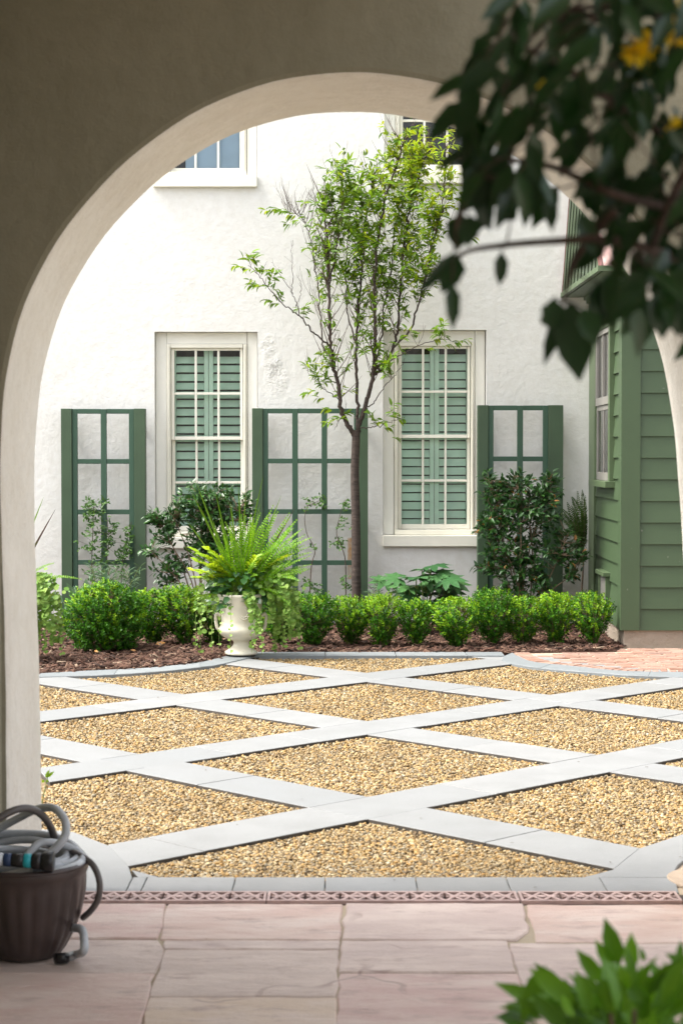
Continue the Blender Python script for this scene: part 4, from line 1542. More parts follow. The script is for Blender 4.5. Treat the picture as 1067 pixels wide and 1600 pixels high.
protos = []
shrubs = [  # px centre, base y, width px, height px, label
    (240, 1009, 78, 92, 'box shrub filling the space right of the big round one'),
    (287, 1010, 80, 92, 'box shrub between the round one and the cream urn with vine in front'),
    (335, 1009, 62, 90, 'box shrub half hidden behind the left side of the cream urn'),
    (437, 1009, 66, 88, 'box shrub half hidden behind the vine right of the cream urn'),
    (490, 1012, 72, 88, 'box shrub standing just right of the vine covered urn'),
    (548, 1010, 64, 88, 'box shrub in front of the slim tree trunk'),
    (597, 1012, 64, 80, 'yellow tipped box shrub just right of the tree trunk'),
    (651, 1012, 58, 82, 'box shrub under the large lobed leaves below the right window'),
    (712, 1014, 76, 86, 'box shrub below the right corner of the window sill'),
    (768, 1010, 68, 88, 'yellow tipped box shrub at the left post of the camellia trellis'),
    (816, 1009, 66, 86, 'box shrub right below the camellia stems'),
    (868, 1008, 62, 84, 'box shrub below the right post of the camellia trellis'),
    (924, 1010, 62, 82, 'box shrub with yellow sprigs beside the green shed'),
]
for k, (u, v, wd, hg, lab) in enumerate(shrubs):
    bx, by, _ = gp(u, v)
    s = by / F
    if k < 6:
        t = thing('box_shrub', lab, 'shrub', (bx, by, .01), 'clipped box shrubs along the bed')
        lf, st = box_shrub(40 + k, .225, .46, 620, new=[.3, .38, .55, .42, .2, .48][k])
        BASE[t.name] = Vector((0, 0, 0))
        lf.build('foliage', [M['box'], M['box_new']], t, LEAF4)
        st.build('stem', M['stem'], t)
        protos.append(t)
    else:
        t = copy_tree(protos[(k * 5 + 1) % 6 if k != 6 else 2])
        t['label'] = lab
        t.location = (bx, by, .01)
    t.rotation_euler = (0, 0, k * 1.7)
    t.scale = (wd * s / .445, wd * s / .46, hg * s / .555 * (1 + .09 * math.sin(k * 2.3)))
bx, by, _ = gp(158, 1024)
t = thing('box_shrub', 'big round clipped box ball at the left end of the bed', 'shrub', (bx, by + .25, .0), 'clipped box shrubs along the bed')
BASE[t.name] = Vector((0, 0, 0))
lf, st = box_shrub(77, .31, .50, 1800, True, .22)
lf.build('foliage', [M['box'], M['box_new']], t, LEAF4)
st.build('stem', M['stem'], t)


def bush(name, label, cat, base, blobs, lf_l, lf_w, mat, ntw, per, seed, stem_mat, group=None, stems=8, red=None, up=.5, stem_r=.009):
    """open shrub: stems from the base to twigs inside several ellipsoidal blobs"""
    r = random.Random(seed)
    t = thing(name, label, cat, base, group)
    lf, st = Leafer(), MB()
    base = np.array(base)
    tot = sum(b[2] for b in blobs)
    mains = []
    for k in range(stems):
        c, rad, _ = blobs[k % len(blobs)]
        tip = np.array(c) + np.array([r.uniform(-.6, .6) * rad[q] for q in range(3)])
        b = base + np.array((r.uniform(-.06, .06), r.uniform(-.05, .05), -.02))
        mid = b + (tip - b) * .5 + np.array((r.uniform(-.05, .05), r.uniform(-.05, .05), .08))
        pts = spline([b, mid, tip], 6)
        st.tube(pts, list(np.linspace(stem_r, stem_r * .35, len(pts))), 5)
        mains.append(pts)
    allp = [q for s_ in mains for q in s_[3:]]
    for (c, rad, wt) in blobs:
        for k in range(int(ntw * wt / tot)):
            g = np.array([r.gauss(0, 1) for _ in range(3)]); g /= np.linalg.norm(g)
            p = np.array(c) + g * np.array(rad) * r.random() ** .45
            if p[2] < .05: continue
            near = min(allp, key=lambda q: np.linalg.norm(q - p) + max(0, q[2] - p[2]) * 2)
            d = (p - near); d = d / max(1e-6, np.linalg.norm(d)) + np.array((0, 0, up)) + rv(r, .2)
            d /= np.linalg.norm(d)
            st.tube([near, (near + p) / 2 + rv(r, .012), p + d * .03], [.004, .003, .0015], 4)
            for q in range(per):
                u_ = r.uniform(-.06, .05)
                ax = np.cross(d, rv(r)); ax /= np.linalg.norm(ax)
                lf.add(p + d * u_ + ax * .006, ax * .9 + d * .7 + np.array((0, 0, -.15)), np.array((0, -.45, 1)) + rv(r, .35), lf_l * r.uniform(.75, 1.2), lf_w * r.uniform(.8, 1.15),
                       1 if red and r.random() < red else 0)
    mats = [mat] + ([M['deadleaf']] if red else [])
    lf.build('foliage', mats, t, LEAF8)
    st.build('stem', stem_mat, t)
    return t


def B(u, v, Y, ru, rv_, rd, wt=1):
    c = at(u, v, Y)
    s = Y / F
    return (c, (ru * s, rd, rv_ * s), wt)


YC = 16.55
bush('camellia', 'tall dark glossy camellia in front of the trellis beside the shed', 'shrub', (at(815, 990, YC)[0], YC, 0),
     [B(815, 800, YC, 62, 46, .25, 3), B(815, 870, YC, 58, 45, .22, 2.4), B(822, 915, YC, 44, 24, .2, 1.0), B(775, 775, YC, 26, 22, .15, .6), B(770, 835, YC, 24, 40, .15, .7), B(880, 855, YC, 24, 34, .15, .6), B(893, 893, YC, 16, 14, .12, .35), B(762, 752, YC, 9, 12, .06, .2), B(800, 752, YC, 30, 12, .12, .5), B(858, 752, YC, 10, 10, .08, .2), B(752, 820, YC, 10, 10, .08, .2), B(905, 868, YC, 10, 10, .08, .2), B(855, 770, YC, 18, 18, .12, .5), B(760, 888, YC, 16, 9, .1, .2)],
       .062, .030, M['camellia'], 540, 8, 5, M['stem'], 'camellias in front of the trellises', 11, .018, .4)
YC2 = 16.3
bush('camellia', 'dense dark camellia growing under the left window behind the urn', 'shrub', (at(325, 990, YC2)[0], YC2, 0),
     [B(325, 790, YC2, 52, 32, .2, 2.4), B(330, 850, YC2, 45, 50, .2, 2), B(262, 835, YC2, 18, 38, .12, .55), B(243, 812, YC2, 14, 10, .08, .3), B(275, 805, YC2, 10, 16, .06, .25), B(265, 890, YC2, 24, 24, .12, .6), B(232, 862, YC2, 12, 6, .06, .12), B(385, 800, YC2, 16, 26, .1, .4)],
       .062, .030, M['camellia'], 430, 8, 9, M['stem'], 'camellias in front of the trellises', 10, None, .4)

# large lobed plant under the right window
YP = 16.25
fat = thing('fatsia', 'low plant with large lobed leaves under the right window', 'plant', (at(655, 985, YP)[0], YP, 0))
lf, st = Leafer(), MB()
R = random.Random(6)
fl = [(594, 908, .24), (612, 903, .24), (626, 915, .28), (646, 903, .28), (664, 890, .24), (684, 884, .28), (694, 897, .26), (708, 905, .28), (718, 912, .24), (690, 915, .28), (655, 918, .26), (640, 928, .26), (712, 926, .22), (672, 928, .26), (660, 902, .26), (625, 925, .22), (675, 905, .28), (645, 915, .26), (700, 930, .24), (660, 940, .26), (685, 940, .26), (632, 940, .24)]
for (u, v, s_) in fl:
    tip = np.array(at(u, v, YP + R.uniform(-.22, .15)))
    b = np.array((fat.location[0] + R.uniform(-.03, .03), YP + R.uniform(-.03, .03), 0.05))
    dh = np.array(((u - 655) / 60, R.uniform(-.7, .2), .05)); dh /= np.linalg.norm(dh)
    st.tube(spline([b, b + (tip - b) * .5 + np.array((0, 0, .06)), tip - dh * s_ * .3], 5), .005, 5)
    lf.add(tip - dh * s_ * .5, dh, (R.gauss(0, .2), -.5, 1), s_, s_ * 1.15)
lf.build('foliage', M['fatsia'], fat, PALM, smooth=False)
st.build('stem', M['vine_stem'], fat)

# fern at the corner of the shed
fx, fy = at(905, 985, 16.7)[0], 16.7
fern2 = thing('fern', 'dark wispy fern leaning against the white wall at the shed corner', 'fern', (fx, fy, 0))
lf, st = Leafer(), MB()
st.tube(spline([(fx, fy, 0), at(908, 930, 16.85), at(912, 860, 16.9)], 5), .008, 6)
for (u, v) in [(872, 800), (878, 796), (886, 786), (893, 777), (902, 769), (909, 766), (914, 775), (880, 815), (888, 828), (876, 838), (897, 800), (908, 806), (888, 850), (882, 866), (914, 800), (902, 842), (892, 790), (910, 832), (895, 862), (905, 872)]:
    frond_to(lf, st, at(R.uniform(908, 916), 855 + R.uniform(-14, 16), 16.9), at(u, v, 16.8 + R.uniform(-.25, .2)), R.uniform(.03, .12), .055, R, 30)
lf.build('frond', M['fern_dark'], fern2, LEAF8)['kind'] = 'stuff'
st.build('stem', M['stem'], fern2)

# grey green plants behind the round box ball
for (u, v, lab) in ((170, 905, 'grey green feathery plant at the foot of the left trellis'), (590, 925, 'small grey green tuft at the foot of the slim tree'), (700, 925, 'grey green feathery tuft right of the large lobed leaves')):
    Yg = 16.4
    bx = at(u, v, Yg)[0]
    big = u == 170
    g = thing('feathery_plant', lab, 'plant', (bx, Yg, 0), 'grey green tufts in the bed')
    lf, st = Leafer(), MB()
    for k in range(34 if big else 14):
        a = R.uniform(0, 6.283)
        top_ = at(u + R.gauss(0, 20 if big else 10), v + R.uniform(-22, 14), Yg + R.uniform(-.15, .1))
        p0 = np.array((bx + math.cos(a) * .04, Yg + math.sin(a) * .04, .0))
        st.tube([p0, top_], [.004, .002], 4)
        for q in range(12):
            aa = R.uniform(0, 6.283)
            lf.add(np.array(top_) + np.array((0, 0, -.015 * q * .6)), (math.cos(aa), math.sin(aa), R.uniform(.1, .9)), (R.gauss(0, .3), -.3, 1), R.uniform(.06, .10), .011)
    lf.build('foliage', M['greygreen'], g)
    st.build('stem', M['vine_stem'], g)
# low broad leaves by the left trellis foot
g = thing('hosta', 'broad pale leaves showing above the round box ball', 'plant', (at(150, 960, 15.9)[0], 15.9, 0))
lf = Leafer()
for (u, v) in [(100, 925), (118, 915), (140, 912), (155, 918), (170, 925), (128, 925), (92, 930), (160, 905), (180, 922)]:
    p = np.array(at(u, v + 16, 15.9 + R.uniform(-.1, .1)))
    lf.add(p, ((u - 140) / 60 + R.gauss(0, .3), -.3, .7), (R.gauss(0, .3), -.7, .6), R.uniform(.13, .18), R.uniform(.07, .10))
lf.build('foliage', M['greygreen'], g)
st = MB()
for p in lf.P: st.tube([(g.location[0], 15.9, 0), p], .004, 4)
st.build('stem', M['vine_stem'], g)

# roses on the trellises


def rose(path, label, seed, lv=46, spread=.055, clusters=None):
    r = random.Random(seed)
    pts = [np.array(at(u, v, YT + R.uniform(-.03, .0))) for u, v in path]
    pts[0][2] = 0.0
    t = thing('climbing_rose', label, 'rose', tuple(pts[0]), 'young roses on the trellises')
    lf, st = Leafer(), MB()
    sp = spline(pts, 8)
    st.tube(sp, list(np.linspace(.006, .0025, len(sp))), 5)
    for k in range(lv):
        if clusters:
            u, v = r.choice(clusters)
            p = np.array(at(u + r.gauss(0, 4.5), v + r.gauss(0, 4.5), YT - .02 + r.gauss(0, .03)))
            near = min(sp, key=lambda q: np.linalg.norm(q - p))
        else:
            near = sp[int(len(sp) * (.3 + .7 * r.random())) - 1]
            p = near + np.array((r.gauss(0, spread), r.gauss(-.02, .02), r.gauss(0, spread * .6)))
        st.tube([near, p], [.0016, .001], 3)
        for q in range(5):
            a = r.uniform(0, 6.283)
            lf.add(p + rv(r, .012), (math.cos(a), r.uniform(-.6, .2), math.sin(a) * .6), (r.gauss(0, .4), -.8, .6), r.uniform(.026, .04), r.uniform(.016, .024))
    lf.build('foliage', M['rose'], t, LEAF8)
    st.build('stem', M['twig'], t)


rose([(146, 940), (144, 880), (146, 820), (147, 780)], 'leafiest climbing rose, left of the narrow left trellis middle', 1, 62, .06)
rose([(180, 925), (168, 880), (170, 850), (168, 810)], 'climbing rose twining up the middle bar of the left trellis', 2, 34, .045)
rose([(186, 930), (192, 880), (198, 850), (206, 815)], 'climbing rose reaching the right post of the left trellis', 3, 40, .04)
rose([(483, 940), (486, 890), (492, 860), (480, 835), (476, 810), (480, 790)], 'thin bare rose in the middle column of the wide trellis', 4, 26, .03, [(492, 788), (480, 790), (500, 786), (493, 858), (480, 910), (490, 918), (470, 925)])
rose([(540, 940), (540, 885), (534, 855), (526, 835), (530, 810), (538, 782)], 'thin rose in the column beside the tree trunk', 5, 30, .03, [(544, 775), (540, 790), (535, 815), (540, 823), (528, 850), (521, 848), (538, 900), (530, 915), (545, 915)])

# ================================================================== TREE
YTREE = 16.55
RT = random.Random(17)
tb = at(557.5, 962, YTREE)
tree = thing('young_cherry_tree', 'slim young tree with fine upright branches in front of the white wall', 'tree', (tb[0], YTREE, 0))


def tp(u, v, dy=0.0):
    return np.array(at(u, v, YTREE + dy))


trunk = MB()
ptsT = spline([(tb[0], YTREE, -.03), tp(556.5, 900), tp(556, 820), tp(554.5, 740), tp(556, 690), tp(556, 672)], 6)
trunk.tube(ptsT, list(np.linspace(.044, .035, len(ptsT))), 12)
limbs = []    # (points, r0, r1)


def limb(px, dys, r0, r1, store=True):
    P_ = [tp(u, v, d) for (u, v), d in zip(px, dys)]
    sp = spline(P_, 7)
    sp = [p + (rv(RT, .006) if 0 < i < len(sp) - 1 else 0) for i, p in enumerate(sp)]
    rad = list(np.linspace(r0 * .85, r1, len(sp)))
    trunk.tube(sp, rad, 7)
    limbs.append((sp, r0, r1))
    return sp


limb([(555, 682), (546, 668), (536, 650), (529, 610), (521, 570), (516, 520), (514, 450), (512, 390), (506, 330), (500, 300)], [0, -.02, -.05, -.08, -.1, -.12, -.14, -.15, -.15, -.15], .028, .006)
limb([(557, 680), (558, 640), (556, 590), (557, 540), (560, 480), (566, 400), (575, 330), (585, 270)], [0, .06, .1, .13, .16, .2, .22, .24], .020, .005)
limb([(557, 680), (563, 660), (573, 625), (583, 585), (586, 520), (584, 470), (588, 400), (600, 320), (622, 250), (634, 215)], [0, -.02, -.03, -.05, -.08, -.1, -.12, -.12, -.1, -.1], .028, .005)
limb([(585, 585), (600, 572), (613, 545), (622, 510), (624, 460), (630, 400), (640, 330), (655, 270), (676, 225)], [-.05, .0, .05, .1, .12, .15, .15, .15, .15], .018, .004)
limb([(613, 545), (640, 515), (652, 480), (662, 440), (676, 380), (690, 330), (694, 280), (698, 225)], [.05, -.05, -.1, -.15, -.18, -.2, -.2, -.2], .012, .003)
limb([(586, 570), (596, 530), (602, 470), (610, 420), (618, 350), (640, 290), (650, 250)], [-.05, .12, .2, .26, .3, .3, .3], .011, .003)
limb([(518, 560), (505, 540), (500, 480), (492, 420), (484, 370), (470, 340), (446, 330)], [-.1, .0, .08, .1, .1, .08, .05], .010, .002)
limb([(514, 450), (524, 400), (530, 350), (534, 300), (532, 262)], [-.14, -.2, -.24, -.25, -.25], .009, .002)
limb([(557, 540), (545, 500), (540, 450), (542, 390), (548, 330), (560, 290)], [.13, .2, .25, .28, .3, .3], .009, .002)
limb([(512, 390), (497, 340), (492, 310), (486, 272)], [-.15, -.1, -.1, -.1], .006, .0012)
limb([(516, 540), (500, 528), (483, 512), (468, 494), (446, 478), (424, 455), (404, 430), (388, 415)], [-.12, -.15, -.18, -.2, -.22, -.24, -.25, -.25], .010, .002)
limb([(468, 494), (462, 470), (452, 450), (437, 428), (424, 410)], [-.2, -.2, -.2, -.2, -.2], .005, .001)
limb([(456, 460), (457, 430), (456, 400), (458, 375)], [-.2, -.22, -.24, -.25], .004, .001)
limb([(462, 480), (470, 460), (469, 440), (464, 430)], [-.2, -.22, -.24, -.25], .003, .001)
limb([(585, 580), (600, 570), (620, 558), (640, 548), (665, 535), (690, 530), (715, 533)], [-.05, -.15, -.25, -.3, -.35, -.35, -.35], .008, .0015)
limb([(568, 640), (585, 628), (600, 605), (618, 585), (632, 560)], [-.03, -.12, -.2, -.25, -.3], .007, .0015)
limb([(560, 668), (578, 668), (600, 662), (618, 656), (628, 652)], [0, -.12, -.2, -.25, -.28], .006, .0015)
limb([(530, 625), (512, 612), (498, 600), (486, 588), (478, 578)], [-.08, -.14, -.18, -.2, -.22], .005, .001)
limb([(527, 600), (513, 590), (500, 575), (492, 566)], [-.08, -.02, .02, .05], .004, .001)
limb([(536, 652), (528, 660), (522, 672)], [-.05, -.1, -.14], .004, .0015)
# finer upright twigs and leaves
crown = Leafer()
twigs = MB()


def leaf_spray(p, d, n, new, hang=.25):  # new: share of yellow-green leaves
    """alternate narrow leaves along a little shoot"""
    for q in range(n):
        c = p + d * (.012 * q)
        sd_ = np.cross(d, rv(RT)); sd_ /= np.linalg.norm(sd_)
        sd_[2] *= .5
        l = RT.uniform(.058, .096)
        crown.add(c, sd_ * .95 + d * .55 + np.array((0, 0, -hang)), np.array((0, -.35, 1)) + rv(RT, .3), l, l * RT.uniform(.32, .42), 1 if RT.random() < new else 0)


def dens(u, v):
    """leafiness of the crown seen in the photograph, in picture terms"""
    g = lambda cu, cv, su, sv: math.exp(-((u - cu) / su) ** 2 - ((v - cv) / sv) ** 2)
    return min(1.0, 1.1 * g(650, 330, 58, 120) + .9 * g(590, 350, 60, 90) + .55 * g(530, 300, 40, 45) + .55 * g(680, 430, 40, 80) + .22 * g(560, 470, 60, 90) + .22 * g(500, 420, 22, 80)
               + .22 * g(690, 260, 30, 60) + .25 * g(640, 225, 30, 30) + .3 * g(640, 540, 50, 40) + .4 * g(520, 610, 30, 40) + .35 * g(600, 550, 60, 40))


def px_of(p):
    x_, y_, z_ = p[0], p[1], p[2] - H
    fw, upv = y_ * _cp - z_ * _sp, y_ * _sp + z_ * _cp
    return 533.5 + F * x_ / fw, 800 - F * upv / fw


bare = {9, 11, 12, 13}
for li, (sp, r0, r1) in enumerate(limbs):
    big = li < 9
    if li in bare:
        for k in range(5):
            p = sp[RT.randrange(2, len(sp))]
            d = np.array((RT.gauss(0, .5), RT.gauss(0, .3), 1.0)); d /= np.linalg.norm(d)
            twigs.tube([p, p + d * RT.uniform(.03, .10)], [.0012, .0006], 3)
        continue
    nt = int(len(sp) * (1.25 if big else .16))
    for k in range(nt):
        t = RT.uniform(.30 if big else .25, 1.0)
        p = sp[min(len(sp) - 1, int(t * (len(sp) - 1)))]
        L = RT.uniform(.18, .5) * (1.15 - .5 * t) if big else RT.uniform(.08, .2)
        ang = RT.uniform(0, 6.283)
        d = np.array((math.cos(ang) * .62, math.sin(ang) * .62, RT.uniform(.5, 1.3)))
        d /= np.linalg.norm(d)
        n_ = 6
        q = p.copy()
        pts = [q.copy()]
        for i in range(n_):
            d = d + np.array((0, 0, .10)) + rv(RT, .07)
            d /= np.linalg.norm(d)
            q = q + d * L / n_
            pts.append(q.copy())
        twigs.tube(pts, list(np.linspace(max(.0022, r1 * .8), .0009, len(pts))), 4)
        for i in range(1, len(pts)):
            u, v = px_of(pts[i])
            dn = dens(u, v) * (.55 if v < 262 and u > 618 else 1) if big else .6
            p_yellow = min(.95, max(.04, (u - 560) / 130 * .6 + (400 - v) / 230 * .65 - .1)) if v < 480 else .05  # yellow-green leaves become more common towards the upper right
            if RT.random() < dn * .70:
                sd_ = rv(RT); sd_[2] = sd_[2] * .25; sd_ /= np.linalg.norm(sd_)
                leaf_spray(pts[i], (d * .5 + sd_), RT.randrange(3, 7), p_yellow)
                if RT.random() < .5: twigs.tube([pts[i], pts[i] + (d * .5 + sd_) * .05], [.0012, .0008], 3)
            elif RT.random() < .55:
                sd_ = rv(RT); sd_[2] = abs(sd_[2]); sd_ /= np.linalg.norm(sd_)
                twigs.tube([pts[i], pts[i] + (d * .8 + sd_ * .5) * RT.uniform(.03, .09)], [.0012, .0006], 3)
for (u, v, n_) in [(383, 417, 9), (392, 420, 8), (400, 438, 6), (408, 448, 9), (415, 446, 8), (398, 446, 6), (428, 470, 7), (436, 474, 7), (426, 330, 8), (440, 327, 9), (452, 330, 8), (462, 336, 8), (470, 346, 6),
                   (455, 350, 5), (612, 684, 5), (600, 668, 6), (590, 660, 6), (578, 662, 6), (606, 650, 4), (622, 655, 4), (486, 614, 6), (498, 612, 6), (506, 622, 5), (520, 662, 7), (528, 655, 7), (518, 640, 6), (500, 590, 6), (508, 574, 6), (720, 532, 6),
                   (706, 535, 6), (690, 540, 7), (676, 530, 7), (665, 545, 6), (735, 372, 4), (716, 300, 5), (722, 290, 5), (708, 310, 6), (634, 204, 7), (640, 200, 6), (692, 215, 5), (697, 206, 4)]:
    p = tp(u, v, -.2 if u < 560 else -.15)
    leaf_spray(p, np.array((1 if u > 556 else -1, RT.gauss(0, .3), .15)), n_, .25 if v > 300 else .8, .4)
tr_o = trunk.build('trunk', M['bark'], tree, smooth=True)
twigs.build('twig', M['twig'], tree)['kind'] = 'stuff'
crown.build('crown', [M['cherry'], M['cherry_yellow']], tree, LEAF8)

# ================================================================== POT WITH HOSE
PX, PY = at(44, 1500, 5.86)[0], 5.84
pot = thing('hose_pot', 'dark brown fluted pot holding the coiled hose by the left arch foot', 'pot', (PX, PY, 0))
pp = [(0, .0), (.100, .0), (.112, .008), (.128, .03), (.152, .075), (.172, .13), (.185, .19), (.190, .235), (.1905, .262), (.195, .268), (.198, .278), (.198, .298), (.194, .306), (.186, .304), (.183, .29), (.17, .2), (.12, .04), (0, .03)]
fl_ = lambda r, z, g: r * (1 + (.045 * (abs(math.sin(g * 12)) ** .6 - .7) * max(0, min(1, (z - .004) / .05, (.262 - z) / .05)) if r > .105 else 0))
pp2 = [p for a, b in zip(pp[:-1], pp[1:]) for p in ([a] + [(a[0] + (b[0] - a[0]) * t, a[1] + (b[1] - a[1]) * t) for t in ((.25, .5, .75) if abs(b[1] - a[1]) > .03 and a[0] > .1 else ())])] + [pp[-1]]
MB().lathe(PX, PY, pp2, 130, 0, fl_).build('body', M['pot'], pot, smooth=True)
m = MB()
m.tube([(PX + .196 * math.cos(t), PY + .196 * math.sin(t), .297) for t in np.linspace(0, 6.283, 60)], .006, 6, cap=False)
m.build('rim', M['pot'], pot, smooth=True)

hose = thing('garden_hose', 'coiled grey garden hose heaped in the brown pot with a teal ringed connector', 'hose', (PX, PY, .25))


def PH(u, v, Y): return at(u, v, Y)


coil = []
for k in range(0, 95):                        # lying turns just inside the rim
    t = k / 95 * 3.0 * 2 * math.pi
    r_ = .155 - .018 * (k / 95)
    coil.append((PX + r_ * math.cos(t), PY + r_ * math.sin(t), .262 + .02 * k / 32 + .012 * math.sin(t * 1.3)))
MB().tube(coil, .0135, 10).build('coil', M['hose'], hose, smooth=True)
la = spline([PH(-30, 1345, 5.74), PH(-22, 1300, 5.72), PH(0, 1278, 5.73), PH(30, 1264, 5.76), PH(55, 1266, 5.80), PH(75, 1284, 5.86), PH(86, 1312, 5.95), PH(84, 1345, 5.98)], 8)
MB().tube(la, .0125, 10).build('coil', M['hose_dark'], hose, smooth=True)
lb = spline([PH(-40, 1320, 5.98), PH(-10, 1300, 5.97), PH(30, 1278, 5.95), PH(60, 1264, 5.90), PH(85, 1263, 5.84), PH(101, 1280, 5.79), PH(103, 1303, 5.76), PH(88, 1325, 5.74), PH(62, 1344, 5.73), PH(34, 1358, 5.74)], 8)
MB().tube(lb, .0135, 10).build('coil', M['hose'], hose, smooth=True)
lc = spline([PH(-40, 1312, 5.99), PH(0, 1304, 5.99), PH(50, 1303, 5.98), PH(90, 1309, 5.95), PH(118, 1325, 5.90), PH(122, 1340, 5.84), PH(105, 1350, 5.78), PH(75, 1352, 5.75), PH(45, 1360, 5.73)], 8)
MB().tube(lc, .0135, 10).build('coil', M['hose'], hose, smooth=True)
ld = spline([PH(60, 1366, 5.74), PH(90, 1362, 5.73), PH(120, 1352, 5.77), PH(131, 1340, 5.84), PH(120, 1328, 5.93), PH(95, 1315, 5.98)], 8)
MB().tube(ld, .0125, 10).build('coil', M['chrome'], hose, smooth=True)
le = spline([PH(-40, 1372, 5.68), PH(0, 1370, 5.67), PH(30, 1364, 5.68), PH(48, 1357, 5.70), PH(60, 1350, 5.75)], 8)
MB().tube(le, .0135, 10).build('coil', M['hose_tan'], hose, smooth=True)
lx2 = spline([PH(-40, 1335, 5.95), PH(-5, 1318, 5.98), PH(45, 1312, 5.97), PH(85, 1320, 5.93), PH(104, 1334, 5.86), PH(92, 1346, 5.79), PH(60, 1345, 5.76)], 8)
MB().tube(lx2, .0125, 10).build('coil', M['hose'], hose, smooth=True)
lx3 = spline([PH(20, 1352, 5.72), PH(40, 1340, 5.75), PH(62, 1318, 5.80), PH(92, 1318, 5.85), PH(124, 1332, 5.86), PH(128, 1346, 5.80), PH(108, 1358, 5.76), PH(70, 1364, 5.73)], 8)
MB().tube(lx3, .0125, 10).build('coil', M['hose'], hose, smooth=True)
lo = spline([PH(112, 1330, 5.86), PH(128, 1338, 5.83), PH(146, 1352, 5.80), PH(156, 1378, 5.78), PH(154, 1404, 5.78), PH(143, 1422, 5.80), PH(130, 1434, 5.84)], 8)
MB().tube(lo, .0105, 10).build('coil', M['hose_dark'], hose, smooth=True)
tail = spline([(PX + .13, PY - .01, .085), PH(127, 1452, 5.76), PH(132, 1468, 5.70), PH(131, 1486, 5.66), (g2(120, 1499)[0], g2(120, 1499)[1], .016), (g2(100, 1505)[0], g2(100, 1505)[1], .016)], 8)
MB().tube(tail, .0135, 10).build('tail', M['hose'], hose, smooth=True)
e0, e1 = np.array(tail[-1]), np.array((g2(88, 1507)[0], g2(88, 1507)[1], .018))
MB().tube([e0 + (e0 - e1) * .5, e0, e1], [.0165, .018, .017], 12).build('end_coupling', M['black'], hose, smooth=True)
# tap connector lying on the coil
ca, cb = np.array(PH(-14, 1342, 5.66)), np.array(PH(88, 1347, 5.66))
cd = cb - ca


def seg(t0, t1, r0, r1, nm, mat):
    MB().tube([ca + cd * t0, ca + cd * (t0 + .01), ca + cd * (t1 - .01), ca + cd * t1], [r0 * .85, r0, r1, r1 * .85], 16).build(nm, mat, hose, smooth=True)


seg(.0, .20, .023, .020, 'hose_nut', M['chrome'])
seg(.2, .32, .021, .021, 'collar', M['navy'])
seg(.32, .51, .020, .023, 'connector', M['black'])
seg(.51, .63, .0225, .0225, 'ring', M['teal'])
seg(.63, .78, .024, .027, 'connector', M['black'])
seg(.78, .97, .027, .034, 'connector', M['black'])

# ================================================================== NEAR PLANTS
# dark leaved climber hanging in at the upper right, close to the camera
YV = 1.95
RN = random.Random(31)
clm = thing('flowering_climber', 'dark leaved climber with yellow blossoms hanging in close at the upper right', 'climber', (.52, 1.9, 0))
lf, st, fl = Leafer(), MB(), Leafer()
dense = [(815, -40), (775, 40), (740, 90), (728, 150), (735, 250), (765, 340), (800, 300), (830, 330), (868, 330), (905, 300), (950, 390), (950, 450), (985, 490), (1005, 530), (1040, 500), (1110, 540), (1250, 500), (1300, -60), (880, -60), (862, 30), (838, 20)]
gaps = [(836, 160, 18), (772, 80, 16), (856, 232, 20), (808, 208, 14), (760, 262, 11), (900, 264, 18), (952, 184, 18), (956, 84, 16), (790, 130, 10), (1060, 90, 14), (905, 372, 42), (880, 420, 30), (885, 78, 28), (855, 25, 25), (812, 165, 16), (880, 205, 22), (940, 200, 20), (865, 270, 18), (1035, 155, 13), (918, 250, 10), (985, 235, 14), (1020, 320, 14)]
stems_px = [[(1250, 520), (1180, 380), (1080, 250), (960, 160), (850, 90), (780, 60)], [(1180, 380), (1060, 330), (950, 300), (860, 260), (770, 250), (735, 275)], [(1300, 150), (1150, 60), (1000, 20), (880, 10)],
            [(1080, 250), (1040, 330), (1010, 420), (1000, 500)], [(960, 330), (900, 400), (880, 470)], [(1060, 405), (960, 375), (880, 376), (780, 384), (720, 398), (700, 440)], [(735, 275), (722, 320), (712, 360)]]
stem_pts = []
for s_ in stems_px:
    sp = spline([np.array(at(u, v, YV + RN.uniform(-.06, .12))) for u, v in s_], 8)
    st.tube(sp, list(np.linspace(.006, .0018, len(sp))), 6)
    stem_pts += sp
mains = spline([(.52, 1.9, -.02), (.55, 1.95, .6), (.50, 1.92, 1.2), np.array(at(1250, 520, YV))], 8)
st.tube(mains, list(np.linspace(.022, .009, len(mains))), 8)
up2 = spline([np.array(at(1250, 520, YV)), np.array(at(1300, 150, YV + .05)), np.array(at(1250, -200, YV))], 8)
st.tube(up2, list(np.linspace(.009, .003, len(up2))), 7)
du, dv = np.array([p[0] for p in dense]), np.array([p[1] for p in dense])
cnt = 0
while cnt < 560:
    u, v = RN.uniform(715, 1300), RN.uniform(-90, 545)
    if not inside(np.array([u]), np.array([v]), dense)[0]: continue
    if any((u - a) ** 2 + (v - b) ** 2 < (r_ * 1.0) ** 2 for a, b, r_ in gaps): continue
    cnt += 1
    Yl = YV + RN.gauss(0.05, .13)
    p = np.array(at(u, v - 25, Yl))
    d = np.array((RN.gauss(-.25, .5), RN.gauss(0, .35), -RN.uniform(.35, 1.2)))
    l = RN.uniform(.038, .062)
    lf.add(p, d, (RN.gauss(0, .5), -.8, .5), l, l * RN.uniform(.40, .52))
    if cnt % 2:
        near = min(stem_pts, key=lambda q: np.linalg.norm(q - p))
        st.tube([near, p], [.0014, .001], 3)
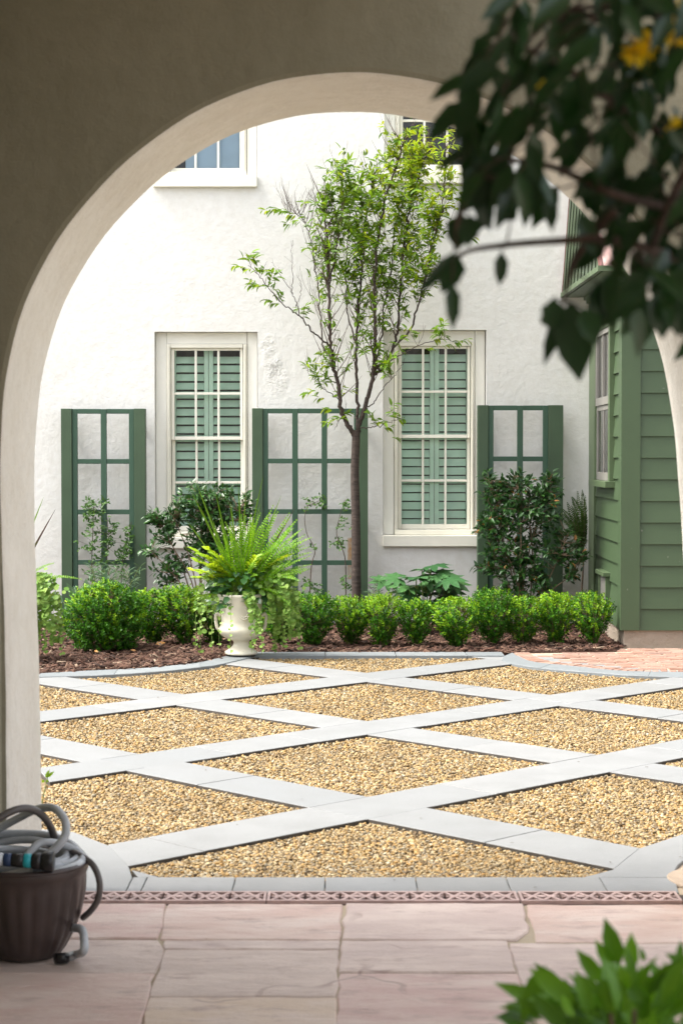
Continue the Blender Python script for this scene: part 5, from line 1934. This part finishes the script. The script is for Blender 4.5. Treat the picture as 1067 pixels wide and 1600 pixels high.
for (u, v, tu, tv, wpx) in [(762, 110, 716, 168, 24), (742, 300, 768, 362, 30), (722, 332, 712, 392, 46), (735, 335, 730, 385, 36), (712, 392, 652, 462, 22), (716, 396, 690, 458, 44), (706, 440, 708, 516, 26), (783, 392, 781, 448, 24), (890, 470, 905, 596, 66), (880, 480, 848, 572, 26),
                             (935, 440, 936, 512, 40), (865, 465, 862, 520, 40), (845, 505, 852, 500, 20), (960, 420, 945, 500, 36), (1005, 460, 1000, 548, 46), (1030, 450, 1036, 530, 50), (985, 430, 978, 500, 44), (858, 300, 862, 362, 26), (800, 290, 776, 358, 30), (830, 250, 836, 330, 30), (745, 262, 722, 290, 18),
                             (770, 190, 741, 265, 40), (760, 230, 752, 300, 40), (800, 330, 790, 345, 22), (905, 330, 930, 400, 34), (1045, 440, 1062, 528, 44), (760, 50, 742, 110, 34), (790, 20, 762, 62, 30), (910, 480, 932, 540, 40), (750, 255, 745, 330, 38)]:
    Yl = YV + RN.uniform(-.05, .05)
    a, b = np.array(at(u, v, Yl)), np.array(at(tu, tv, Yl + RN.uniform(-.01, .01)))
    l = np.linalg.norm(b - a)
    lf.add(a, b - a, (RN.gauss(0, .15), -1, .1), l, wpx * 1.2 * Yl / F)
    near = min(stem_pts, key=lambda q: np.linalg.norm(q - a))
    st.tube([near, a], [.0013, .001], 3)
lf.build('foliage', M['near_dark'], clm, LEAF8, smooth=True)
st.build('stem', M['twig'], clm)
for (u, v, r_) in [(1000, 78, 22), (1050, 62, 20), (1062, 20, 22), (1012, 66, 18), (1056, 198, 15), (985, 85, 14), (846, 132, 8), (1180, 60, 20)]:
    c = np.array(at(u, v, YV - .08))
    fl = Leafer()
    for k in range(14):
        d = rv(RN); d /= np.linalg.norm(d)
        fl.add(c, d, rv(RN), r_ * 1.25 * YV / F, r_ * .9 * YV / F)
    fl.build('blossom', M['yellow'], clm, LEAF8, smooth=True)

# green shrub close to the camera at the lower right
YB = 2.35
RN = random.Random(12)
shr = thing('garden_shrub', 'bright green upright leaved shrub close to the camera at the lower right', 'shrub', (.42, YB, 0))
lf, st = Leafer(), MB()
tipsb = [(847, 1520, 812, 1600), (880, 1580, 806, 1562), (890, 1560, 828, 1514), (935, 1530, 902, 1484), (965, 1500, 944, 1436), (955, 1510, 930, 1470), (985, 1510, 986, 1458), (1005, 1500, 1000, 1480), (1060, 1500, 1064, 1470), (1075, 1510, 1040, 1490), (900, 1575, 880, 1530), (920, 1560, 895, 1528), (1030, 1540, 1018, 1500),
         (1000, 1560, 960, 1520), (960, 1560, 930, 1525), (1050, 1560, 1045, 1510), (910, 1610, 850, 1590), (870, 1640, 812, 1620)]
for (u, v, tu, tv) in tipsb:
    Yl = YB + RN.uniform(-.05, .08)
    a, b = np.array(at(u, v, Yl)), np.array(at(tu, tv, Yl))
    a = b + (a - b) * 1.15
    l = np.linalg.norm(b - a)
    lf.add(a, b - a, (RN.gauss(0, .2), -1, .3), l, min(.034, l * .5))
for k in range(330):
    u, v = RN.gauss(1000, 85), 1520 + abs(RN.gauss(0, 110)) + max(0, (930 - 0) and 0)
    if v < 1510 + abs(u - 985) * .32: v = 1515 + abs(u - 985) * .42 + RN.uniform(0, 60)
    Yl = YB + RN.gauss(.08, .12)
    p = np.array(at(u, v + 25, Yl))
    d = np.array(((u - 990) / 120 + RN.gauss(0, .3), RN.gauss(-.1, .4), RN.uniform(.3, 1)))
    l = RN.uniform(.05, .08)
    lf.add(p, d, (RN.gauss(0, .4), -.5, .9), l, l * RN.uniform(.32, .42))
lf.build('foliage', M['near_green'], shr, LEAF8, smooth=True)
for k in range(16):
    tip = np.array(at(RN.gauss(1000, 60), RN.uniform(1530, 1640), YB + RN.gauss(.05, .08)))
    b = np.array((.42 + RN.uniform(-.05, .05), YB + RN.uniform(-.05, .05), -.02))
    sp = spline([b, b + (tip - b) * .6 + np.array((0, 0, .03)), tip], 6)
    st.tube(sp, list(np.linspace(.010, .003, len(sp))), 6)
st.build('stem', M['stem'], shr)

# little sprig growing up behind the left arch foot
sx, sy = at(62, 1300, 6.95)[0], 6.95
spg = thing('weed', 'small green sprig peeping past the left arch foot', 'weed', (sx, sy, 0))
lf, st = Leafer(), MB()
tip = np.array(at(76, 1208, sy))
sp = spline([(sx, sy, 0), (sx, sy, .2), tip], 6)
st.tube(sp, .002, 4)
for (u, v, tu, tv) in [(72, 1216, 77, 1204), (74, 1215, 84, 1206), (70, 1219, 66, 1222), (72, 1219, 76, 1221)]:
    a, b = np.array(at(u, v, sy)), np.array(at(tu, tv, sy))
    lf.add(a, b - a, (0, -1, .3), np.linalg.norm(b - a) * 1.1, .016)
lf.build('foliage', M['box_new'], spg)
st.build('stem', M['vine_stem'], spg)

# fallen leaves
for (u, v, l, a, lab) in [(153, 1026, .06, 2.2, 'curled tan leaf on the mulch in front of the round box ball'), (243, 1014, .09, .3, 'long orange dead leaf on the mulch left of the urn'), (213, 1024, .05, 3.0, 'pale dead leaf on the mulch right of the round box ball')]:
    x_, y_, _ = gp(u, v)
    tag(leaves('fallen_leaf', [(x_, y_, .035)], [(math.cos(a), math.sin(a), .25)], [(0, -.8, .7)], [l], [l * .45], M['deadleaf'], None, LEAF8, base=(x_, y_, .03)), lab, 'leaf', 'dead leaves on the mulch')
RN = random.Random(9)
lf = Leafer()
for (u, v) in [(906, 1192), (1013, 1200), (660, 1280), (803, 1319), (953, 1350), (615, 1376), (833, 1389), (320, 1205), (279, 1410), (1060, 1341), (640, 1066), (246, 1091), (370, 1291), (757, 1211), (990, 1052), (905, 1048), (470, 1250)]:
    x_, y_, _ = gp(u, v)
    a = RN.uniform(0, 6.28)
    lf.add((x_, y_, .005), (math.cos(a), math.sin(a), .1), (RN.gauss(0, .4), 0, 1), RN.uniform(.012, .022), RN.uniform(.007, .011))
tag(lf.build('leaf_debris', M['twig'], None), kind='stuff')
